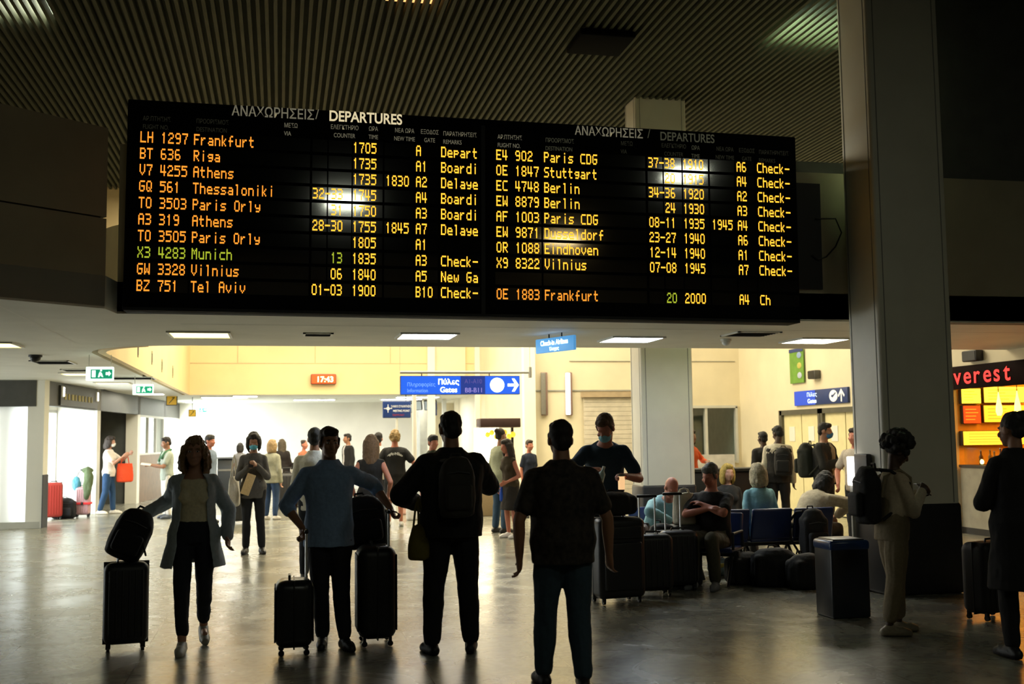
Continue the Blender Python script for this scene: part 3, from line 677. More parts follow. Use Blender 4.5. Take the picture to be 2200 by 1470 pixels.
exit_sign(432, 881, 34.5, 'small distant green exit sign at the end of the left corridor')
# --- yellow square signs
ym = mat('sign_yellow', (.75, .48, .05), .4, emit=(.6, .36, .02), es=.25, var=.05)
def square(px, py, y, s, label):
    a = ony(px, py, y); t = thing('pictogram_sign', label, 'sign', a, group='square yellow signs')
    MB().rbox((0, .02, 0), (s, .05, s), .01, 2).build('sign_panel', black, t)
    MB().b2((-s * .42, -.008, -s * .42), (s * .42, -.004, s * .42)).build('sign_face', ym, t, False)
    mb = MB(); mb.add([(-s * .28, -.011, -s * .3), (-s * .2, -.011, -s * .3), (s * .28, -.011, s * .24), (s * .22, -.011, s * .3)], [(0, 1, 2, 3)])
    mb.b2((s * .02, -.012, s * .2), (s * .26, -.01, s * .27)); mb.build('pictogram', black, t, False)
    mb = MB(); mb.cyl((0, .02, s / 2), (0, .02, 2.8 - a.z), .008); mb.build('hanger', darkp, t)
square(369, 860, 30.4, .29, 'yellow square sign with black diagonal pictogram beside the atrium corner')
square(413, 888, 31, .2, 'dim orange square sign hung near the far white wall')
# --- gates sign over the doors and banner on the right wall
def wall_r(px, py): return onx(px, py, 10.47)
a, b_ = wall_r(1708, 858), wall_r(1823, 853)
L_ = a.y - b_.y
t = thing('gates_sign', 'dark blue gates sign with white plane disc and up arrow above the doors', 'sign', (10.46, (a.y + b_.y) / 2, 2.325), R(-90))
MB().rbox((0, .03, 0), (L_, .08, .3), .01, 2).build('sign_box', blue, t)
MB().b2((-L_ * .49, -.014, -.145), (-L_ * .08, -.01, .145)).build('lit_panel', glow('lit_mid_blue', (.01, .05, .42), .9), t, False)
mb = MB(); text_into(mb, 'Πύλες', -L_ * .14, .02, .085, -.018, 1.2, 'CENTER'); text_into(mb, 'Gates', -L_ * .14, -.11, .09, -.018, 1.3, 'CENTER', bold=.012); mb.build('lettering', glow('lit_soft_white', (.7, .85, 1), 1.4), t, False)
wl2 = glow('sign_white', (.8, .8, .75), .45); n = 26; xx = L_ * .26
MB().add([(xx + .13 * math.cos(6.283 * k / n) * 1.25, -.018, .115 * math.sin(6.283 * k / n)) for k in range(n)], [tuple(range(n))]).build('disc', wl2, t, False)
MB().add([(xx - .09, -.02, -.01), (xx - .03, -.02, -.035), (xx + .1, -.02, .05), (xx + .08, -.02, .07), (xx - .01, -.02, .02), (xx - .07, -.02, .025)], [(0, 1, 2, 3, 4, 5)]).build('plane_emblem', blue, t, False)
xx = L_ * .40
MB().b2((xx - .022, -.02, -.12), (xx + .022, -.018, .09)).add([(xx - .13, -.019, -.0), (xx - .1, -.019, -.035), (xx, -.019, .07), (xx + .1, -.019, -.035), (xx + .13, -.019, -.0), (xx, -.019, .13)], [(0, 1, 2, 5), (5, 2, 3, 4)]).build('arrow', wl2, t, False)
a, b_ = wall_r(1697, 752), wall_r(1729, 822)
t = thing('banner', 'tall narrow green banner with small pictures hanging on the right wall', 'banner', (10.45, (a.y + b_.y) / 2, (a.z + b_.z) / 2), R(-90))
bw, bh = a.y - b_.y, a.z - b_.z
MB().rbox((0, .01, 0), (bw, .02, bh), .004, 1).build('banner_cloth', mat('banner_green', (.14, .30, .035), .6, var=.15), t)
for k, (c_, zz) in enumerate((((.25, .35, .55), .3), ((.5, .45, .1), .0), ((.45, .5, .6), -.28))):
    MB().ell((bw * .22, -.004, bh * zz), (bw * .16, .006, bh * .09)).build('picture', cmat(c_, .6, 'print'), t)
MB().b2((-bw / 2, -.008, bh * .4), (bw / 2, 0, bh * .5)).build('header_strip', blue, t)
a = wall_r(1753, 803)
t = thing('loudspeaker', 'small dark square loudspeaker on the right wall beside the green banner', 'speaker', (10.43, a.y, a.z - .02), R(-90))
MB().rbox((0, 0, 0), (.3, .14, .17), .02, 2).build('speaker_case', mat('speaker_grey', (.09, .085, .075), .6), t)
MB().b2((-.13, -.076, -.07), (.13, -.07, .07)).build('grille', black, t)
for px, py, lab in ((287, 752, 'dark slim box on the yellow atrium wall nearest the curved corner'), (318, 769, 'second dark slim box along the yellow atrium wall'), (340, 786, 'dark bracketed box third along the yellow atrium wall'), (364, 799, 'dark slim box on the yellow atrium wall farthest from the curved corner')):
    a = onx(px, py, -2.37); t = thing('wall_box', lab, 'wall box', a, R(90), group='dark boxes on the yellow atrium wall')
    MB().rbox((0, -.02, 0), (.17, .1, .19 + .004 * a.y), .01, 2).build('box_case', black, t); MB().b2((-.06, -.075, -.08), (.06, -.068, .08)).build('grille', darkp, t)
t = thing('low_counter', 'long dark low counter behind the waiting passengers and the atrium column', 'counter', (6.75, 17.0, 0))
MB().rbox((0, 0, .5), (1.9, .5, 1.0), .02, 2).build('counter_body', wains, t); MB().rbox((0, -.02, 1.03), (1.95, .58, .05), .01, 2).build('worktop', darkp, t)
# --- vertical wall fittings on the back wall
for px, lab, m_ in ((1168, 'long dark grey vertical fitting on the back wall left of the lit one', cmat((.20, .19, .16), .5, 'fitting')), (1221, 'long white vertical wall lamp on the back wall', glow('wall_tube', (1, .95, .9), 1.6))):
    a, b_ = ony(px, 800, 23.84), ony(px, 893, 23.84)
    t = thing('wall_light', lab, 'wall light', ((a.x + b_.x) / 2, 23.84, (a.z + b_.z) / 2))
    MB().rbox((.02, .02, 0), (.15, .08, a.z - b_.z), .02, 2).build('light_housing', mat('fitting_brown', (.25, .16, .13), .5), t)
    MB().rbox((-.015, -.03, 0), (.11, .05, a.z - b_.z - .03), .02, 3).build('light_cover', m_, t)
# --- white post in front of the gates
a = ony(890, 900, 22); tag(MB().cyl((a.x, 22, 0), (a.x, 22, 2.62), .045).build('post', white), 'slim white post standing beside the meeting point sign', 'post')
# --- screens at the gates
for px, py, lab in ((903, 868, 'small grey screen hung left of the two by the gates'), (927, 862, 'small dark screen tilted down above the second blue sign'), (962, 862, 'pale tilted screen hung right of the gate portal post')):
    a = ony(px, py, 27); t = thing('hanging_screen', lab, 'screen', (a.x, 30.2, a.z * 1.0), rot=(R(18), 0, R(rnd.uniform(-25, 25))), group='screens by the gates')
    MB().rbox((0, 0, 0), (.36, .08, .28), .015, 2).build('screen_case', black, t)
    MB().b2((-.16, -.046, -.12), (.16, -.041, .12)).build('display', glow('grey_display', (.35, .42, .45), .5), t, False)
    MB().cyl((0, .02, .1), (0, .02, 2.8 - a.z + .05), .012).build('hanger', darkp, t)
# --- lit vending kiosk with brown canopy
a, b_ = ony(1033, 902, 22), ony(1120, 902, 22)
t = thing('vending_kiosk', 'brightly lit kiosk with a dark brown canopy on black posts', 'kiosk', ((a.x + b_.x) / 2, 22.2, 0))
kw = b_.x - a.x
MB().rbox((0, .1, 1.9), (kw, .5, .19), .02, 2).build('canopy', mat('canopy_brown', (.045, .02, .016), .5), t)
for s in (-1, 1): MB().b2((s * kw * .40 - .025, .3, 0), (s * kw * .40 + .025, .35, 1.82)).build('post', black, t)
MB().rbox((-.05, .2, .45), (kw * .85, .4, .9), .02, 2).build('counter', cmat((.3, .22, .12), .5, 'board'), t)
MB().b2((-kw * .56, .30, .9), (kw * .06, .34, 1.8)).build('lit_panel', glow('kiosk_light', (1, .88, .6), 11), t, False)  # backlit display, widened to imitate the sunlit wall behind it
mb = MB()
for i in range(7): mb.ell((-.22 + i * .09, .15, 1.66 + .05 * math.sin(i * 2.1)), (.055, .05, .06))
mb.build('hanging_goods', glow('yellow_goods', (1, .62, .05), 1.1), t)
for i, x_ in enumerate((-.1, .08, .22)): MB().cyl((x_, .1, .9), (x_, .1, 1.12), .04).build('jar', cmat((.4, .2, .05), .3, 'jar'), t)

# ================================================================== snack shop on the right
dsh = mat('shop_dark', (.03, .02, .015), .5)
sh = MB(); sh.b2((13.2, 11.45, 0), (13.3, 15.8, 2.8)); sh.b2((10.65, 15.75, 0), (13.3, 15.85, 2.8)); struct(sh, 'wall_shop', mat('shop_wall_orange', (.85, .45, .08), .6))
area('shop_light', (11.9, 13.7, 2.7), 2.0, 130, (1, .40, .03), sy=3.6)
t = thing('shop_sign', 'dark shop sign with glowing red lowercase letters above the snack counter', 'sign', (10.46, 14.6, 2.45), R(-90))
MB().rbox((0, .03, .0), (2.5, .1, .36), .015, 2).build('sign_box', mat('sign_black', (.008, .002, .002), .7, spec=.05), t)
redl = glow('red_letter_glow', (1, .015, .02), 1.1)
for i, ch in enumerate('everest'):
    mb = MB(); text_into(mb, ch, -1.12 + i * .245, -.1, .27, -.03, 1.15, 'LEFT', bold=.012); mb.build('letter', redl, t, False)
t = thing('shop_counter', 'pale snack counter with an orange stripe and dark base under the lit shop', 'counter', (10.62, 13.6, 0), R(-90))
MB().b2((-2.1, .0, .1), (2.1, .5, 1.04)).build('front_panel', mat('counter_grey', (.32, .30, .24), .5), t)
MB().b2((-2.1, -.02, 1.04), (2.1, .6, 1.08)).build('worktop', dsh, t)
MB().b2((-2.12, -.01, 0), (2.12, .5, .1)).build('base', black, t)
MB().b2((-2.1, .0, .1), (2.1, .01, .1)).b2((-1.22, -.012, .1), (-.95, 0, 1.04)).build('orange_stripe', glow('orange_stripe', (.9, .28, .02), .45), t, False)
MB().b2((-2.0, .02, 1.08), (2.0, .03, 1.35)).build('glass_guard', glass, t)
# lit menu boards and shelf on the shop's end wall, facing the hall
for k, (x0, z1_, x1, z0_, col, s, lab) in enumerate(((2066, 834, 2109, 868, (1, .68, .04), 2.4, 'small yellow lit menu board nearest the column'), (2070, 871, 2109, 911, (1, .06, .01), 1.1, 'red lit poster under the small yellow menu board'),
        (2113, 830, 2204, 866, (1, .60, .05), 2.0, 'wide orange yellow lit menu board behind the pendant lamps'), (2113, 870, 2204, 908, (1, .46, .03), 1.5, 'orange lit menu board under the wide yellow one'), (2068, 926, 2204, 956, (1, .52, .04), 1.6, 'long low lit shelf above the snack counter'))):
    a, b_ = ony(x0, z1_, 15.64), ony(x1, z0_, 15.64); w, h = b_.x - a.x, a.z - b_.z
    t = thing('menu_board', lab, 'menu board', (a.x + w / 2, 15.65, (a.z + b_.z) / 2), group='lit boards of the snack shop')
    MB().rbox((0, .05, 0), (w, .08, h), .01, 2).build('board_case', dsh, t)
    MB().b2((-w * .48, -.006, -h * .46), (w * .48, .012, h * .46)).build('lit_face', glow('menu_glow', col, s), t, False)
    mb = MB()
    for i in range(4): mb.b2((-w * .4, -.012, h * (.26 - i * .18)), (w * rnd.uniform(0, .35), -.008, h * (.30 - i * .18)))
    mb.build('print_lines', glow('menu_print', (.9, .33, .03), 1.0), t, False)
for k, (px, lab) in enumerate(((2146, 'cone shaped glowing pendant lamp nearer the column, over the snack counter'), (2186, 'cone shaped glowing pendant lamp farther right over the snack counter'))):
    a = onx(px, 870, 10.75)
    t = thing('pendant_lamp', lab, 'pendant lamp', (10.75, a.y, 1.98), group='pendant lamps over the snack counter')
    MB().loft([((0, 0, z), (r_, 0, 0), (0, r_, 0)) for z, r_ in ((-.14, .03), (-.08, .05), (.0, .045), (.12, .02), (.22, .006))], 14).build('lamp_shade', glow('pendant_glow', (1, .72, .12), 4.5), t)
    MB().cyl((0, 0, .2), (0, 0, .8), .006).build('cord', black, t)
bt = None
for i in range(9):
    y = 15.35 - i * .14; h = rnd.uniform(.16, .26)
    t = thing('bottle', 'small dark bottle with glinting glass on the snack counter', 'bottle', (10.8 + rnd.uniform(-.05, .1), y, 1.08), group='bottles on the snack counter')
    MB().loft([((0, 0, z * h), (r_, 0, 0), (0, r_, 0)) for z, r_ in ((0, .03), (.6, .032), (.75, .014), (1, .012))], 12).build('bottle_body', cmat(rnd.choice([(.08, .03, .01), (.03, .05, .02), (.25, .12, .02)]), .1, 'bottle_glass', var=.05), t)
    MB().cyl((0, 0, h), (0, 0, h + .015), .015).build('bottle_cap', steel, t)
t = thing('cup_lamp', 'small bright yellow lamp at the end of the snack counter bottles', 'lamp', tuple(onx(2110, 996, 10.72)[:2]) + (1.08,))
MB().cyl((0, 0, 0), (0, 0, .015), .03).build('base', black, t); MB().ell((0, 0, .05), (.03, .03, .04)).build('bulb', glow('cup_glow', (1, .8, .25), 5), t)
a = onx(2092, 765, 10.45); t = thing('loudspeaker', 'dark box loudspeaker on the wall above the red shop sign', 'speaker', (10.43, a.y, a.z), R(-90))
MB().rbox((0, 0, 0), (.36, .14, .17), .02, 2).build('speaker_case', black, t); MB().b2((-.16, -.076, -.07), (.16, -.07, .07)).build('grille', darkp, t)

# ================================================================== counters, seats, queue posts
ctr = mat('desk_dark', (.03, .036, .042), .4)
for px, lab in ((447, 'dark check-in desk at the left end of the row before the white wall'), (486, 'dark check-in desk in the middle of the row before the white wall'), (525, 'dark check-in desk behind the masked woman')):
    a = ony(px, 1000, 32.5)
    t = thing('check_in_desk', lab, 'desk', (a.x, 32.5, 0), group='check-in desks before the white wall')
    MB().rbox((0, 0, .55), (.46, .6, 1.1), .02, 2).build('desk_body', ctr, t); MB().rbox((0, -.04, 1.12), (.48, .75, .05), .01, 2).build('desk_top', mat('desk_top_grey', (.12, .13, .14), .4), t)
    MB().b2((-.2, -.31, .75), (.2, -.3, .8)).build('trim_strip', steel, t)
for px, lab in ((640, 'pale queue barrier post nearest the man in the white shirt'), (628, 'pale queue barrier post left of the other')):
    a = ony(px, 980, 27.0 if px > 630 else 29); t = thing('barrier_post', lab, 'post', (a.x, a.y, 0), group='queue barrier posts')
    MB().cyl((0, 0, 0), (0, 0, .03), .17).build('base', black, t); MB().cyl((0, 0, .03), (0, 0, 1.0), .03).build('pole', gpost, t); MB().cyl((0, 0, .9), (0, 0, 1.02), .04).build('head', black, t)
    MB().b2((-.9, -.006, .9), (0, .006, .96)).build('belt', black, t)
seatb = mat('seat_blue', (.008, .022, .10), .35, var=.1); seatf = mat('seat_frame', (.06, .06, .065), .35, .6)
seat0 = thing('waiting_seat', 'x', 'seat')
MB().rbox((0, .0, .38), (.5, .46, .05), .02, 3).build('seat', seatb, seat0)
mb = MB(); mb.rbox((0, 0, 0), (.5, .05, .36), .022, 3, Euler((R(-12), 0, 0)).to_matrix()); MB.build(mb, 'backrest', seatb, seat0, True, (0, .26, .57))
mb = MB(); mb.b2((-.27, -.02, .30), (.27, .04, .36)); mb.build('beam', seatf, seat0)
for s in (-1, 1):
    MB().tube([(s * .26, .2, .39), (s * .26, .18, .56), (s * .26, -.2, .56), (s * .26, -.2, .39)], .016).build('armrest', seatf, seat0)
    MB().tube([(s * .2, -.22, .012), (s * .2, .0, .32), (s * .2, .26, .012)], .018).build('leg', seatf, seat0)
# ================================================================== people
def blob(mb, name, m, parent, vox=.012, smooth=3, disp=0.0, dscale=14, seed=0, k=1.0):
    """closed overlapping shapes fused into one continuous skin"""
    if k != 1.0: mb.v = [(x * k, y * k, z * k) for x, y, z in mb.v]
    me = mb.mesh('tmp'); o = bpy.data.objects.new('tmp', me); COL.objects.link(o)
    r_ = o.modifiers.new('r', 'REMESH'); r_.mode = 'VOXEL'; r_.voxel_size = vox
    s_ = o.modifiers.new('s', 'SMOOTH'); s_.factor = .5; s_.iterations = smooth
    dg = bpy.context.evaluated_depsgraph_get(); out = bpy.data.meshes.new_from_object(o.evaluated_get(dg))
    bpy.data.objects.remove(o); bpy.data.meshes.remove(me)
    if disp:
        off = V((seed * 3.1, seed * 1.7, seed * .9)); ns = [v.normal.copy() for v in out.vertices]
        for v, n in zip(out.vertices, ns):
            c = v.co; q = V((c.x * dscale, c.y * dscale, c.z * dscale * .55)) + off
            v.co = c + n * (disp * (1.2 * mnoise.noise(q) + .5 * mnoise.noise(q * 2.3)))
    out.polygons.foreach_set('use_smooth', [True] * len(out.polygons))
    out.materials.clear(); out.materials.append(m); out.name = name
    ob = bpy.data.objects.new(name, out); COL.objects.link(ob)
    if parent: ob.parent = parent
    return ob
SK = dict(light=(.52, .30, .21), tan=(.40, .22, .14), dark=(.10, .055, .035), red=(.55, .24, .16))
def skin(n): return cmat(SK[n], .5, 'skin', var=.08, scale=9)
def hand(mb, w, d, th, curl=.25, side=1):
    d = d.normalized(); wv = (th - d * th.dot(d))
    if wv.length < 1e-3: wv = d.orthogonal()
    wv.normalize(); n = d.cross(wv) * side         # palm normal
    if n.length < 1e-4: n = V((0, 0, -1))
    mb.loft([(w - d * .01, wv * .028, n * .023), (w + d * .03, wv * .037, n * .022), (w + d * .07, wv * .043, n * .019), (w + d * .092, wv * .04, n * .013), (w + d * .097, wv * .03, n * .008)], 14)
    for k, (o, L_) in enumerate(((.031, .070), (.0105, .080), (-.0105, .075), (-.031, .060))):
        p = w + d * (.086 - abs(o) * .12) + wv * o; fd = (d + wv * o * 2.0).normalized(); a = 0; pts = [p]
        for q, (f, ca) in enumerate(((.45, 55), (.32, 75), (.23, 45))):
            a += R(ca) * curl + R(6); pts.append(pts[-1] + (fd * math.cos(a) + n * math.sin(a)) * L_ * f)
        mb.chain(pts, [.0095, .009, .0082, .007], 8)
    p = w + d * .022 + wv * .028; q = p + (d * .55 + wv * .62 + n * .35).normalized() * .042; r_ = q + (d * (.95 - .3 * curl) + wv * (.25 - .5 * curl) + n * (.3 + curl * .6)).normalized() * .036
    mb.chain([p, q, r_], [.0135, .0108, .008], 8)

PEOPLE = {}
def person(label, at, face, H=1.72, fem=False, lean=0, twist=0, girth=1.0, head=(0, 0, 0), pelvis=(0, 0, .93), arms=None, legs=None, skin_='tan', hair=('short', (.02, .014, .01)),
           top=None, over=None, bottom=None, shoe=(.03, .03, .03), mask=None, vox=.013, grip=(.3, .3), eyes=False, group=None, wrinkle=.006):
    k = H / 1.735; root = thing('person', label, 'person', (at[0], at[1], 0), R(face), group)
    arms = arms or {}; legs = legs or {}; P = V(pelvis); vx = vox / k
    RX = M.Rotation(R(lean), 3, 'X')
    def tor(z, x=0, y=0):
        RZ = M.Rotation(R(twist) * min(1, max(0, z / .45)), 3, 'Z'); return P + RX @ (RZ @ V((x, y, 0)) + V((0, 0, z)))
    def axes(z, rx, ry):
        RZ = M.Rotation(R(twist) * min(1, max(0, z / .45)), 3, 'Z'); return (tor(z), RX @ (RZ @ V((rx, 0, 0))), RX @ (RZ @ V((0, ry, 0))))
    g = girth
    TR = [(-.07, .15, .105), (.02, .170, .118), (.12, .142, .10), (.22, .136, .098), (.33, .148, .116), (.41, .150, .105), (.455, .128, .088), (.50, .078, .066), (.55, .05, .05)] if fem else \
         [(-.07, .148, .105), (.02, .162, .115), (.12, .158, .112), (.22, .162, .115), (.33, .176, .125), (.41, .180, .116), (.455, .155, .098), (.50, .092, .074), (.55, .06, .057)]
    gz = lambda z: g if z < .45 else 1 + (g - 1) * .4
    def ring(z, add=0.0, mul=1.0):
        for i in range(len(TR) - 1):
            if TR[i][0] <= z <= TR[i + 1][0]:
                f = (z - TR[i][0]) / (TR[i + 1][0] - TR[i][0]); return ((TR[i][1] * (1 - f) + TR[i + 1][1] * f) * gz(z) * mul + add, (TR[i][2] * (1 - f) + TR[i + 1][2] * f) * gz(z) * mul + add)
        q = TR[0] if z < TR[0][0] else TR[-1]; return (q[1] * gz(z) * mul + add, q[2] * gz(z) * mul + add)
    shw = (.142 if fem else .167) * (1 + (g - 1) * .6)
    J = {}
    for s, sg in (('a', 1), ('b', -1)):
        sh = tor(.425, sg * shw)
        e, w = (arms.get(s) or (None, None))[:2]
        e = V(e) if e else sh + V((sg * .05, .02, -.29)); w = V(w) if w else e + V((sg * .01, -.05, -.25))
        # keep real bone lengths
        L1, L2 = .295, .258
        d = (w - sh)
        if d.length > (L1 + L2) * .99: w = sh + d.normalized() * (L1 + L2) * .99; d = w - sh
        dist = max(d.length, .12); aa = (L1 * L1 - L2 * L2 + dist * dist) / (2 * dist); hh = math.sqrt(max(0, L1 * L1 - aa * aa))
        dn = d.normalized(); pole = (e - sh) - dn * (e - sh).dot(dn)
        if pole.length < 1e-4: pole = V((sg * .1, .3, -.1)) - dn * V((sg * .1, .3, -.1)).dot(dn)
        e = sh + dn * aa + pole.normalized() * hh
        hp = P + RX @ V((sg * .088, 0, 0)) * 1 + V((0, 0, -.035))
        kn, an, fy = legs.get(s) or ((sg * .10, -.015, .49), (sg * .11, .03, .085), sg * 7)
        J[s] = (sh, e, w, hp, V(kn), V(an), fy, sg)
    nb = tor(.53); hc = nb + M.Rotation(R(lean * .6), 3, 'X') @ V((0, -.030, .147))
    HM = M.Rotation(R(head[0]), 3, 'Z') @ M.Rotation(R(head[1]), 3, 'X') @ M.Rotation(R(head[2]), 3, 'Y')
    hp_ = lambda x, y, z: hc + HM @ V((x, y, z))
    # ---- body
    mb = MB()
    he = lambda c, r: mb.ell(hp_(*c), r, HM)
    he((0, .014, .022), (.074, .092, .098)); he((0, -.03, -.035), (.061, .064, .084)); he((0, -.052, -.094), (.034, .032, .025))
    mb.cap(hp_(0, -.092, .0), hp_(0, -.108, -.036), .010, .0145, 8); he((0, -.076, .02), (.052, .017, .011)); he((0, -.089, -.066), (.023, .010, .0085))
    for sg in (-1, 1): he((sg * .076, .008, -.012), (.012, .024, .032)); he((sg * .04, -.066, -.03), (.024, .022, .02)); mb.cap(hp_(sg * .011, -.1, -.037), hp_(sg * .012, -.098, -.038), .008, .007, 8)
    mb.chain([nb + V((0, .012, -.05)), hc + HM @ V((0, .02, -.06))], [.062 if not fem else .052, .054 if not fem else .046], 14)
    mb.loft([axes(z, *ring(z, -.012)) for z in (-.07, .02, .12, .22, .33, .41, .455, .50, .55)], 22)
    ar = 1.0 if not fem else .86
    for s in 'ab':
        sh, e, w, hpj, kn, an, fy, sg = J[s]
        mb.chain([sh, sh.lerp(e, .5), e, e.lerp(w, .35), w], [.054 * ar, .047 * ar, .040 * ar, .041 * ar, .026 * ar], 12)
        d = (w - e).normalized(); opt = (arms.get(s) or (0, 0, {}))
        o = opt[2] if len(opt) > 2 else {}
        hd = V(o['dir']).normalized() if 'dir' in o else d
        thb = V(o['thumb']) if 'thumb' in o else V((-sg * .35, -1, .15))
        hand(mb, w, hd, thb, grip[0 if s == 'a' else 1], sg * -1 if 'flip' not in o else sg)
        mb.chain([hpj, hpj.lerp(kn, .5), kn, kn.lerp(an, .35), an], [.082, .07, .052, .05, .034], 12)
        fd = M.Rotation(R(fy), 3, 'Z') @ V((0, -1, 0)); mb.cap(an + V((0, 0, -.03)), an + fd * .12 + V((0, 0, -.05)), .032, .025, 10)
    body = blob(mb, 'body', skin(skin_), root, vx, 2, k=1.0); fix = [body]
    for v in body.data.vertices: v.co *= k
    def cl(mb, name, m, sm=3, disp=wrinkle, seed=None):
        o = blob(mb, name, m, root, vx * 1.1, sm, disp / k, seed=rnd.random() * 20 if seed is None else seed)
        for v in o.data.vertices: v.co *= k
        return o
    # ---- trousers, skirt or shorts
    if bottom:
        kind, col = bottom[:2]; cut = bottom[2] if len(bottom) > 2 else 1.0; w_ = bottom[3] if len(bottom) > 3 else 1.0
        mb = MB(); mb.loft([axes(z, *ring(z, .014)) for z in (-.07, -.02, .03, .08, .11)], 22)
        if kind == 'skirt':
            mb.loft([axes(z, *ring(z, .02 + a)) for z, a in ((.1, -.006), (0, .0))] + [(P + V((0, 0, -.3 * cut)), V((.2 * w_, 0, 0)), V((0, .16 * w_, 0))), (P + V((0, 0, -.55 * cut)), V((.23 * w_, 0, 0)), V((0, .19 * w_, 0)))], 24)
        else:
            for s in 'ab':
                sh, e, w, hpj, kn, an, fy, sg = J[s]
                if kind == 'shorts':
                    q = hpj.lerp(kn, .82 * cut); mb.chain([hpj, q], [.105, .092 * w_], 14)
                else:
                    an2 = kn.lerp(an, .93 * cut); mb.chain([hpj, hpj.lerp(kn, .45), kn, kn.lerp(an2, .4), an2], [.102, .09 * w_, .070 * w_, .068 * w_, .056 * w_], 14)
            mb.ell(P + V((0, .02, -.05)), (.13, .11, .09))
        cl(mb, kind if kind != 'overalls' else 'overalls', cmat(col, .85), 2)
    # ---- shoes
    for s in 'ab':
        sh, e, w, hpj, kn, an, fy, sg = J[s]
        fd = M.Rotation(R(fy), 3, 'Z') @ V((0, -1, 0)); lift = max(0, an.z - .09); mb = MB()
        heel = an - fd * .045 + V((0, 0, -.05)); ball = an + fd * .11 + V((0, 0, -.05 - lift * .85)); toe = an + fd * .165 + V((0, 0, -.06 - lift * .9))
        mb.chain([heel, an + V((0, 0, -.02))], [.038, .043], 12); mb.chain([heel, ball, toe], [.04, .046, .034], 12); mb.cap(an + V((0, 0, -.015)), an + fd * .07 + V((0, 0, -.045 - lift * .5)), .041, .04, 12)
        o = blob(mb, 'shoe', cmat(shoe, .5), root, vx, 2)
        for v in o.data.vertices:
            v.co *= k
            if v.co.z < .012: v.co.z = .002 + max(0, v.co.z) * .4
    # ---- top garments
    def garment(spec, nm, add):
        col = spec['c']; sl = spec.get('sl', 'short'); hem = spec.get('hem', -.1); add = spec.get('add', add); nk = spec.get('neck', .505)
        m = spec.get('m') or cmat(col, .85); mb = MB()
        zs = [hem] + [z for z in (-.07, .02, .12, .22, .33, .41, .455) if z > hem + .02]
        fl = spec.get('flare', 0.0)
        rings = []
        for z in zs:
            rx, ry = ring(max(z, -.07), add); f = max(0, (.02 - z)) * fl; f += .012 * max(0, min(1, (.14 - z) / .1)) * (hem < .04); rings.append((tor(z), *(axes(z, rx + f, ry + f)[1:])))
        rings.append(axes(nk, ring(nk)[0] + add * .8, ring(nk)[1] + add * .8))
        if spec.get('collar'): rings.append(axes(.545, .068 + add * .3, .066 + add * .3))
        ou, on = mb, None
        if spec.get('open'):
            # open fronted: arc shell with real thickness
            n = 30; a0, a1 = R(-90 + spec['open']), R(270 - spec['open']); vs = []; fs = []
            for th in (0, .014):
                for c, u, w in rings:
                    for i in range(n + 1):
                        a = a0 + (a1 - a0) * i / n; vs.append(c + u * (1 - th / u.length) * math.cos(a) + w * (1 - th / w.length) * math.sin(a))
            m_ = n + 1; nr = len(rings); K = nr * m_
            for i in range(nr - 1):
                for j in range(n): q = (i * m_ + j, i * m_ + j + 1, (i + 1) * m_ + j + 1, (i + 1) * m_ + j); fs += [q, tuple(x_ + K for x_ in reversed(q))]
                for j in (0, n): fs.append((i * m_ + j, (i + 1) * m_ + j, (i + 1) * m_ + j + K, i * m_ + j + K))
            for i in (0, nr - 1):
                for j in range(n): fs.append((i * m_ + j, i * m_ + j + 1, i * m_ + j + 1 + K, i * m_ + j + K))
            mb.add(vs, fs)
        else: mb.loft(rings, 26)
        for s in 'ab':
            sh, e, w, hpj, kn, an, fy, sg = J[s]
            sh2 = sh + (tor(.44) - sh) * .25
            r0_, r1_, r2_ = .056 * ar + add * .6, .046 * ar + add * .7, .034 * ar + add * .6
            if sl == 'none': mb.ell(sh, (.05, .05, .05)); continue
            if sl == 'short': q = sh.lerp(e, .68); mb.chain([sh2, sh, q], [r0_ * 1.0, r0_, r1_ * 1.12], 14)
            elif sl == 'half': mb.chain([sh2, sh, e, e.lerp(w, .22)], [r0_, r0_, r1_, r1_ * .95], 14)
            else: mb.chain([sh2, sh, sh.lerp(e, .55), e, e.lerp(w, .5), w - (w - e).normalized() * .01], [r0_, r0_, (r0_ + r1_) / 2, r1_ * 1.05, (r1_ + r2_) / 2 * 1.05, r2_ * 1.05], 14)
        if fem and spec.get('bust', True):
            for sg in (-1, 1): mb.ell(tor(.31, sg * .07, -.095), (.06, .035, .06))
        return cl(mb, nm, m, 3)
    if top: garment(top, top.get('n', 'shirt'), .014)
    if over: garment(over, over.get('n', 'jacket'), .03)
    # ---- mask
    if mask:
        mb = MB(); mb.ell(hp_(0, -.052, -.062), (.062, .062, .052), HM); mb.ell(hp_(0, -.1, -.04), (.024, .022, .028), HM)
        mk = blob(mb, 'face_mask', cmat(mask, .7), root, vx * .9, 3)
        for v in mk.data.vertices: v.co *= k
        lo = MB()
        for sg in (-1, 1): lo.tube([hp_(sg * .058, -.05, -.045), hp_(sg * .078, .03, -.02), hp_(sg * .07, .035, .0)], .0025, 5)
        lo.v = [(a * k, b_ * k, c * k) for a, b_, c in lo.v]; lo.build('ear_loop', cmat(mask, .7), mk)
    if eyes:
        for sg in (-1, 1):
            e_ = MB().ell(hp_(sg * .031, -.0795, .002), (.0135, .0095, .0065), HM); e_.v = [(a * k, b_ * k, c * k) for a, b_, c in e_.v]
            eo = e_.build('eye', cmat((.7, .68, .64), .2, 'eye'), root)
            p_ = MB().ell(hp_(sg * .031, -.0875, .002), (.0058, .0025, .0058), HM); p_.v = [(a * k, b_ * k, c * k) for a, b_, c in p_.v]; p_.build('iris', black, eo)
    # ---- hair
    st, hcx = hair
    mb = MB(); e2 = lambda c, r: mb.ell(hp_(*c), r, HM)
    rr = random.Random(int(abs(at[0] * 100) + abs(at[1] * 10)))
